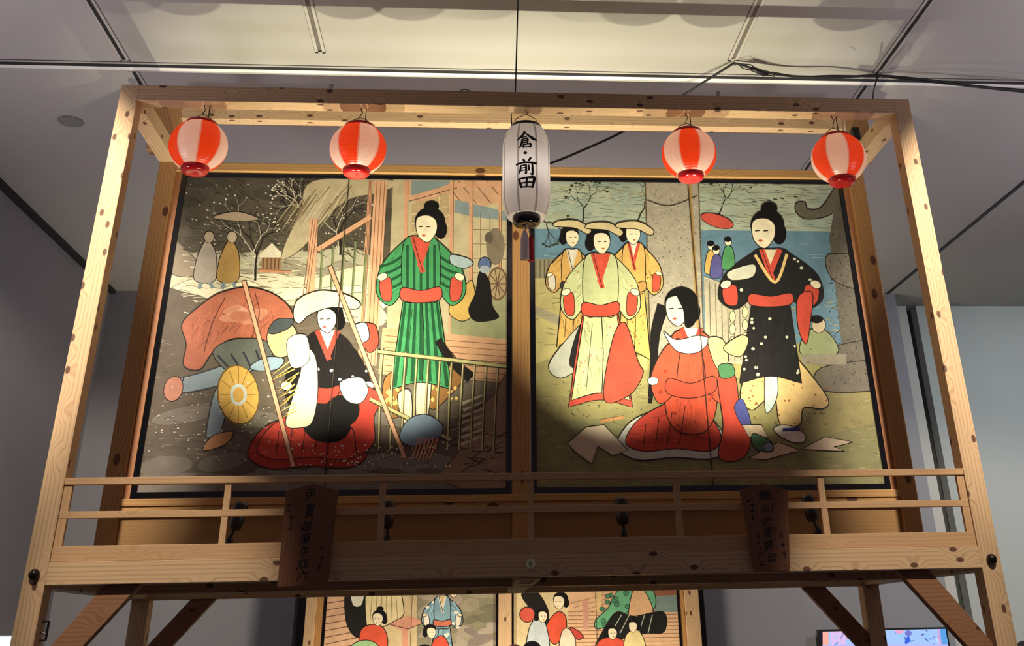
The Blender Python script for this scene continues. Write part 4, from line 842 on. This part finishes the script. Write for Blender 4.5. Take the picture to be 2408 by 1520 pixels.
def hook(p, label, clear):
    t = empty('ceiling_hook', (p.x, p.y, H-.05), label, 'hook', 'ceiling cable hooks')
    MB().lathe([(.014, -.012), (.018, -.006), (.018, 0)], 16, (p.x, p.y, H)).build('plate', PALE, t)
    MB().tube([(p.x, p.y, H-.01), (p.x, p.y-.004, H-.03), (p.x+.012, p.y-.006, H-.045), (p.x, p.y-.008, H-.058), (p.x-.012, p.y-.006, H-.045)], .003, 6).build('loop', STEEL, t)
hook(px(1726, 139, 'z', H), 'small steel hook at the end of the ceiling slot, upper right centre', 0); hook(px(2070, 168, 'z', H), 'small steel hook in the ceiling near the upper right corner of the stand', 0)
# coiled spare cable with an in-line adapter
ad = empty('cable_adapter', px(1795, 172, 'z', 5.250), 'black in-line adapter with a loop of spare cable', 'adapter')
p0, p1 = px(1764, 160, 'z', 5.265), px(1806, 176, 'z', 5.245)
MB().tube([p0, p0.lerp(p1, .15), p0.lerp(p1, .8), p1], [.007, .019, .022, .008], 10).build('body', BLACK, ad, smooth=True)
q0 = px(1738, 150, 'z', 5.300); MB().tube([q0, px(1745, 160, 'z', 5.270), px(1768, 166, 'z', 5.260), px(1790, 168, 'z', 5.260), px(1820, 174, 'z', 5.250), px(1822, 180, 'z', 5.250), px(1800, 176, 'z', 5.250), px(1765, 152, 'z', 5.270), q0], .004, 6).build('cable_loop', WIRE, ad)
cable('cable_loop', [(-.44, .06, 4.700), (-.42, .055, 4.722), (-.39, .05, 4.735), (-.35, .05, 4.722), (-.33, .05, 4.702)], .003, 'tiny loop of dark wire on top of the top beam, left of the wire')
p = px(2028, 322, 'y', .5); MB().box(p.x-.02, p.x+.03, .60, .66, 4.698, 4.788).build('junction_box', BLACK, origin=(p.x, .63, 4.70)); tag(bpy.data.objects['junction_box'], 'small black box on the right side beam behind the last lantern', 'box')
cable('white_cord', [px(1986, 250, 'y', .40), px(1986, 285, 'y', .40), px(1987, 300, 'y', .40), px(1990, 318, 'y', .42)], .004, 'short white cord hanging behind the furthest right lantern', mat('cord_white', (.7, .68, .62), .6))

# ---------------------------------------------------------------- the lower display on the back wall
DY = 5.42
low = empty('display_frame', (0, DY, 0), 'lower wooden frame with black surround standing at the back wall', 'frame')
for a, b, m_, nm, y0 in ((-1.965, -1.855, BLACK, 'surround', DY+.02), (1.94, 2.0, BLACK, 'surround', DY+.02), (-1.853, -1.757, WZ, 'post', DY-.04), (-1.757, -1.688, BKZ, 'jamb', DY), (-.022, .104, WZ, 'post', DY-.04), (1.80, 1.937, WZ, 'post', DY-.04), (1.748, 1.797, BKZ, 'jamb', DY)):
    MB().box(a, b, y0, DY+.1, 0, 2.5).build(nm, m_, low, bevel=.003)
MB().box(-1.965, 2.0, DY+.0, DY+.1, 2.42, 2.52).build('head_beam', WX, low); MB().box(-1.965, 2.0, DY-.05, DY+.1, .30, .42).build('sill', WX, low)
def lowscreen(label, x0, x1, seed):
    t = screen('folding_screen', label, x0, x1, .46, 2.38, DY, .022); return t
sl = lowscreen('lower left folding screen with an orange robe and pale blue robe, under the platform', -1.66, -.046, 1)
c = Canvas(DY, clip=(-1.66, -.046, .46, 2.38)); rnd = random.Random(21)
c.poly([(700, 1200), (1240, 1200), (1240, 2100), (700, 2100)], (206, 184, 140)); c.poly([(700, 1200), (880, 1200), (860, 2100), (700, 2100)], (222, 176, 138))
for k in range(9): c.line([(765, 1420+k*16), (880, 1402+k*15)], (110, 76, 54), 2)
c.poly([(980, 1200), (1240, 1200), (1240, 2100), (980, 2100)], (140, 134, 108))
for k in range(40): c.oval(rnd.uniform(1000, 1180), rnd.uniform(1390, 1520), rnd.uniform(14, 36), rnd.uniform(6, 16), rnd.choice([(120, 116, 94), (158, 150, 124), (134, 122, 116), (168, 156, 140)]), rnd.uniform(-.5, .5))
c.poly([(905, 1466), (960, 1448), (1000, 1464), (960, 1480), (960, 1580), (946, 1580), (946, 1484)], (214, 148, 122)); c.line([(905, 1466), (960, 1480), (1000, 1464)], INKC, 1.6)
c.blob([(816, 1380), (866, 1380), (866, 1450), (842, 1500), (814, 1462)], (30, 30, 28), INKC, 2); c.blob([(826, 1390), (856, 1388), (850, 1424), (830, 1424)], (222, 220, 204), INKC, 1.6)
c.blob([(866, 1370), (930, 1370), (950, 1440), (930, 1460), (886, 1480), (862, 1470)], (226, 210, 158), INKC, 2)
for k in range(6): c.line([(876+k*11, 1395), (870+k*13, 1460)], (150, 128, 84), 1.6)
robe(c, rnd, 1040, 1405, 1560, 52, (128, 172, 192), (226, 222, 206), (214, 112, 84), (222, 190, 120), None, ((236, 232, 214), 40, 5), .8); head(c, 1066, 1390, 16, 1)
c.blob([(846, 1490), (870, 1470), (900, 1476), (912, 1510), (900, 1560), (850, 1560)], (226, 78, 40), INKC, 2); head(c, 888, 1456, 17, -1)
c.blob([(1018, 1510), (1040, 1496), (1056, 1520), (1050, 1560), (1012, 1560)], (222, 74, 42), INKC, 1.8); head(c, 1014, 1488, 15, 1, bun=False)
c.blob([(826, 1520), (860, 1506), (890, 1520), (890, 1560), (820, 1560)], (150, 196, 140), INKC, 1.8)
c.build('painting', sl)
sr = lowscreen('lower right folding screen with a patterned green robe and red robes, under the platform', .126, 1.725, 2)
c = Canvas(DY, clip=(.126, 1.725, .46, 2.38)); rnd = random.Random(33)
c.poly([(1180, 1200), (1640, 1200), (1640, 2100), (1180, 2100)], (216, 196, 146)); c.poly([(1340, 1200), (1640, 1200), (1640, 2100), (1330, 2100)], (222, 178, 136))
for k in range(12): c.line([(1335, 1440+k*9), (1600, 1436+k*9)], (140, 96, 66), 1.4)
for k in range(4): c.line([(1340+k*8, 1420+k*10), (1460, 1390+k*10)], (166, 128, 88), 1.6)
c.line([(1375, 1412), (1378, 1480)], (208, 150, 130), 12); c.line([(1408, 1380), (1408, 1440)], (230, 196, 130), 10)
c.poly([(1538, 1380), (1600, 1380), (1600, 1440), (1540, 1440)], (122, 146, 142)); c.poly([(1538, 1380), (1600, 1380), (1600, 1400), (1538, 1402)], (150, 92, 66))
c.blob([(1460, 1385), (1530, 1385), (1540, 1430), (1500, 1460), (1440, 1470), (1404, 1480), (1400, 1460), (1430, 1430)], (96, 176, 132), INKC, 2)
for k in range(26): c.oval(rnd.uniform(1415, 1530), rnd.uniform(1392, 1470), 6, 5, (66, 140, 104), 0, INKC, 1)
c.blob([(1490, 1385), (1512, 1385), (1536, 1440), (1500, 1450), (1478, 1450)], (222, 176, 128), INKC, 1.8)
c.blob([(1420, 1480), (1450, 1440), (1490, 1450), (1560, 1440), (1562, 1486), (1520, 1490), (1470, 1500), (1400, 1530)], (28, 28, 28), INKC, 2)
for k in range(5): c.line([(1462+k*18, 1446), (1436+k*22, 1490)], (180, 186, 176), 2)
c.blob([(1226, 1400), (1260, 1390), (1290, 1440), (1280, 1480), (1262, 1450)], (28, 28, 26), INKC, 2); c.oval(1240, 1446, 18, 18, (216, 80, 60), 0, INKC, 2)
c.blob([(1286, 1470), (1310, 1440), (1330, 1450), (1330, 1490), (1306, 1516), (1290, 1500)], (226, 76, 36), INKC, 2); head(c, 1314, 1416, 18, -1, bun=False)
c.blob([(1244, 1480), (1262, 1456), (1284, 1470), (1290, 1540), (1240, 1540)], (190, 204, 212), INKC, 2); head(c, 1276, 1450, 15, 1, bun=False)
c.blob([(1320, 1490), (1334, 1478), (1352, 1500), (1350, 1540), (1316, 1540)], (220, 212, 186), INKC, 1.8); c.blob([(1340, 1476), (1362, 1486), (1372, 1500), (1356, 1504)], (198, 60, 48), INKC, 1.8)
c.blob([(1398, 1540), (1412, 1506), (1450, 1500), (1474, 1520), (1476, 1560)], (218, 74, 42), INKC, 1.8); head(c, 1440, 1490, 15, 1, bun=False)
c.blob([(1470, 1500), (1496, 1480), (1516, 1510), (1516, 1560), (1470, 1560)], (222, 206, 140), INKC, 1.8); head(c, 1488, 1474, 14, -1)
c.build('painting', sr)
for x in (-.86, .93):
    t = empty('floor_spotlight', (x, DY-.75, 0), 'floor spotlight lighting the lower %s screen' % ('left' if x < 0 else 'right'), 'spotlight', 'floor spotlights at the lower display')
    MB().lathe([(.06, 0), (.06, .015), (.018, .03), (.018, .12), (.05, .14), (.055, .24), (.05, .24), (.045, .2)], 20, (x, DY-.75, 0)).build('body', BLACK, t, smooth=True)
    spot_light('lamp', Vector((x, DY-.75, .28)), (x, DY, 2.05), 260, 110, .8, (1.0, .84, .60), .03, t)

# ---------------------------------------------------------------- monitors
def screen_mat(name, strength):
    m = bpy.data.materials.new(name); m.use_nodes = True; nt = m.node_tree; N = nt.nodes; N.clear(); L = nt.links
    a = N.new('ShaderNodeAttribute'); a.attribute_name = 'paint'; e = N.new('ShaderNodeEmission'); e.inputs[1].default_value = strength
    o = N.new('ShaderNodeOutputMaterial'); L.new(a.outputs['Color'], e.inputs[0]); L.new(e.outputs[0], o.inputs[0]); return m
tvy = 6.21; t0, t1, tz = px(1925, 1500, 'y', tvy).x, px(2231, 1500, 'y', tvy).x, px(2080, 1478, 'y', tvy).z; tv = empty('wall_monitor', ((t0+t1)/2, tvy, .9), 'flat wall monitor glowing blue and pink, under the platform at right', 'monitor')
MB().box(t0, t1, tvy, tvy+.05, .90, tz).build('bezel', BLACK, tv, bevel=.004)
MB().box(t0+.4, t1-.4, tvy+.05, 6.34, 1.1, 1.5).build('wall_mount', BLACK, tv)
c = Canvas(tvy, clip=(t0+.02, t1-.02, .93, tz-.02)); rnd = random.Random(3)
c.poly([(1880, 1440), (2300, 1440), (2300, 1900), (1880, 1900)], (150, 186, 236))
c.poly([(1880, 1440), (1934, 1440), (1938, 1900), (1880, 1900)], (24, 28, 48)); c.poly([(1934, 1440), (1948, 1440), (1952, 1900), (1938, 1900)], (238, 160, 140)); c.poly([(1950, 1440), (1985, 1440), (1990, 1530), (1954, 1530)], (206, 176, 226)); c.poly([(1984, 1478), (2004, 1478), (1992, 1505)], (240, 110, 100))
for k in range(40): u = rnd.uniform(1960, 2205); c.line([(u, v_ := rnd.uniform(1482, 1530)), (u+rnd.uniform(-14, 14), v_+rnd.uniform(-6, 16))], rnd.choice([(90, 110, 190), (180, 206, 246), (110, 150, 220), (150, 130, 200), (120, 190, 230)]), 5, 2)
c.blob([(2128, 1508), (2136, 1496), (2140, 1508), (2130, 1516)], (40, 90, 220)); c.oval(2115, 1485, 10, 6, (226, 150, 190)); c.oval(2136, 1490, 8, 7, (110, 110, 200)); c.line([(2206, 1478), (2214, 1530)], (196, 150, 206), 5); c.poly([(2210, 1478), (2224, 1478), (2230, 1530), (2216, 1530)], (70, 150, 220)); c.line([(1934, 1519), (2230, 1518)], (176, 170, 236), 4)
o = c.build('display', tv); o.data.materials.clear(); o.data.materials.append(screen_mat('display_glow', 1.25))
a = px(-60, 1494, 'x', -4.42); b = px(56, 1494, 'x', -4.42)
lp = empty('light_panel', (-4.47, (a.y+b.y)/2, .7), 'bright white lit panel at the far left edge beside the post', 'panel')
MB().box(-4.53, -4.425, a.y, b.y, .7, a.z).build('case', mat('panel_case', (.5, .5, .5), .5), lp); MB().box(-4.426, -4.419, a.y+.01, b.y-.01, .72, a.z-.012).build('lit_face', emit('panel_glow', (.80, .97, 1.0), 1.3), lp)

# ---------------------------------------------------------------- visitors, seen from behind
def person(x, y, hgt, hair, shirt, trousers, label, hat=None):
    t = empty('person', (x, y, 0), label, 'person'); k = hgt/1.70
    def skin(name, pts, edges, m):
        me = bpy.data.meshes.new(name); me.from_pydata([(p[0]*k, p[1]*k, p[2]*k) for p in pts], edges, []); o = bpy.data.objects.new(name, me); COL.objects.link(o); o.parent = t
        me.materials.append(m); md = o.modifiers.new('skin', 'SKIN'); md.use_smooth_shade = True; o.modifiers.new('sub', 'SUBSURF').levels = 1; o.modifiers['sub'].render_levels = 2
        for i, p in enumerate(pts): me.skin_vertices[0].data[i].radius = (p[3]*k, p[4]*k)
        me.skin_vertices[0].data[0].use_root = True; return o
    body = [(0, 0, .95, .15, .11), (0, 0, 1.15, .13, .10), (0, 0, 1.35, .15, .11), (0, 0, 1.43, .07, .06), (0, 0, 1.50, .055, .055), (0, .015, 1.57, .075, .085), (0, .015, 1.64, .072, .085), (0, .01, 1.685, .04, .045)]
    e = [(i, i+1) for i in range(7)]
    for s in (-1, 1):
        b = len(body); body += [(s*.17, 0, 1.38, .055, .055), (s*.23, -.01, 1.12, .042, .042), (s*.24, .05, .88, .032, .032), (s*.24, .07, .80, .02, .04), (s*.09, 0, .86, .085, .09), (s*.10, .01, .48, .055, .06), (s*.10, -.02, .09, .038, .042), (s*.10, .10, .035, .04, .03)]
        e += [(2, b), (b, b+1), (b+1, b+2), (b+2, b+3), (0, b+4), (b+4, b+5), (b+5, b+6), (b+6, b+7)]
    SK = bpy.data.materials.get('skin_tone') or mat('skin_tone', (.60, .38, .27), .5)
    skin('body', body, e, SK)
    sh = [(0, 0, .93, .165, .125), (0, 0, 1.15, .145, .115), (0, 0, 1.36, .165, .125), (0, 0, 1.43, .085, .075)]; se = [(0, 1), (1, 2), (2, 3)]
    for s in (-1, 1): b = len(sh); sh += [(s*.18, 0, 1.39, .07, .07), (s*.235, -.01, 1.12, .056, .056), (s*.242, .03, .96, .048, .048)]; se += [(2, b), (b, b+1), (b+1, b+2)]
    skin('shirt', sh, se, mat('cloth_shirt', shirt, .8))
    tr = [(0, 0, .95, .15, .12)]; te = []
    for s in (-1, 1): b = len(tr); tr += [(s*.09, 0, .86, .10, .105), (s*.10, .01, .48, .075, .08), (s*.10, -.02, .10, .06, .062)]; te += [(0, b), (b, b+1), (b+1, b+2)]
    skin('trousers', tr, te, mat('cloth_trousers', trousers, .8))
    hm = MB(); n = 20; vs = []; fs = []; rg = 10
    for i in range(rg+1):
        th = PI*.62*i/rg
        for j in range(n):
            ph = 2*PI*j/n; fr = max(0, math.sin(ph)); lim = th*(1-.35*fr)
            vs.append((x+k*.088*math.sin(lim)*math.cos(ph), y+k*(.012+.102*math.sin(lim)*math.sin(ph)), k*(1.615+.095*math.cos(lim))))
    for i in range(rg): fs += [(i*n+j, i*n+(j+1) % n, (i+1)*n+(j+1) % n, (i+1)*n+j) for j in range(n)]
    hm.add(vs, fs); hm.build('hat' if hat else 'hair', mat('hat_cloth', hat, .9) if hat else mat('hair_fibre', hair, .45), t, smooth=True)
    for s in (-1, 1): MB().lathe([(.006*k, -.02*k), (.013*k, -.006*k), (.012*k, .014*k), (.004*k, .024*k)], 10, (x+s*.086*k, y+.015, 1.60*k)).build('ear', SK, t, smooth=True)
    # face on the far side, towards the paintings
    MB().lathe([(.003*k, .018*k), (.010*k, -.012*k), (.006*k, -.018*k)], 8, (x, y+.108*k, 1.585*k)).build('nose', SK, t, smooth=True)
    for s in (-1, 1): MB().lathe([(.002*k, -.007*k), (.008*k, 0), (.002*k, .007*k)], 8, (x+s*.03*k, y+.095*k, 1.61*k)).build('eye', INK, t, smooth=True)
    MB().box(x-.02*k, x+.02*k, y+.092*k, y+.1*k, 1.548*k, 1.555*k).build('mouth', mat('lip_tone', (.42, .16, .14), .5), t)
for u, v_, yy, hair, sh_, tr_, lb, ht in ((1251, 1507, 3.2, (.012, .011, .02), (.08, .08, .12), (.05, .05, .06), 'black-haired visitor seen from behind below the centre of the platform', None), (1210, 1515, 3.7, (.1, .05, .03), (.5, .42, .4), (.1, .1, .12), 'visitor in a pink hat beside the black-haired visitor', (.62, .28, .34)),
                                          (998, 1515, 3.4, (.035, .018, .012), (.3, .3, .32), (.06, .06, .08), 'brown-haired visitor in front of the lower left screen', None), (2412, 1506, 1.2, (.01, .01, .012), (.1, .1, .1), (.05, .05, .06), 'dark-haired visitor at the lower right edge of the picture', None)):
    p = px(u, v_, 'y', yy); person(p.x, yy, p.z*1.70/1.712, hair, sh_, tr_, lb, ht)
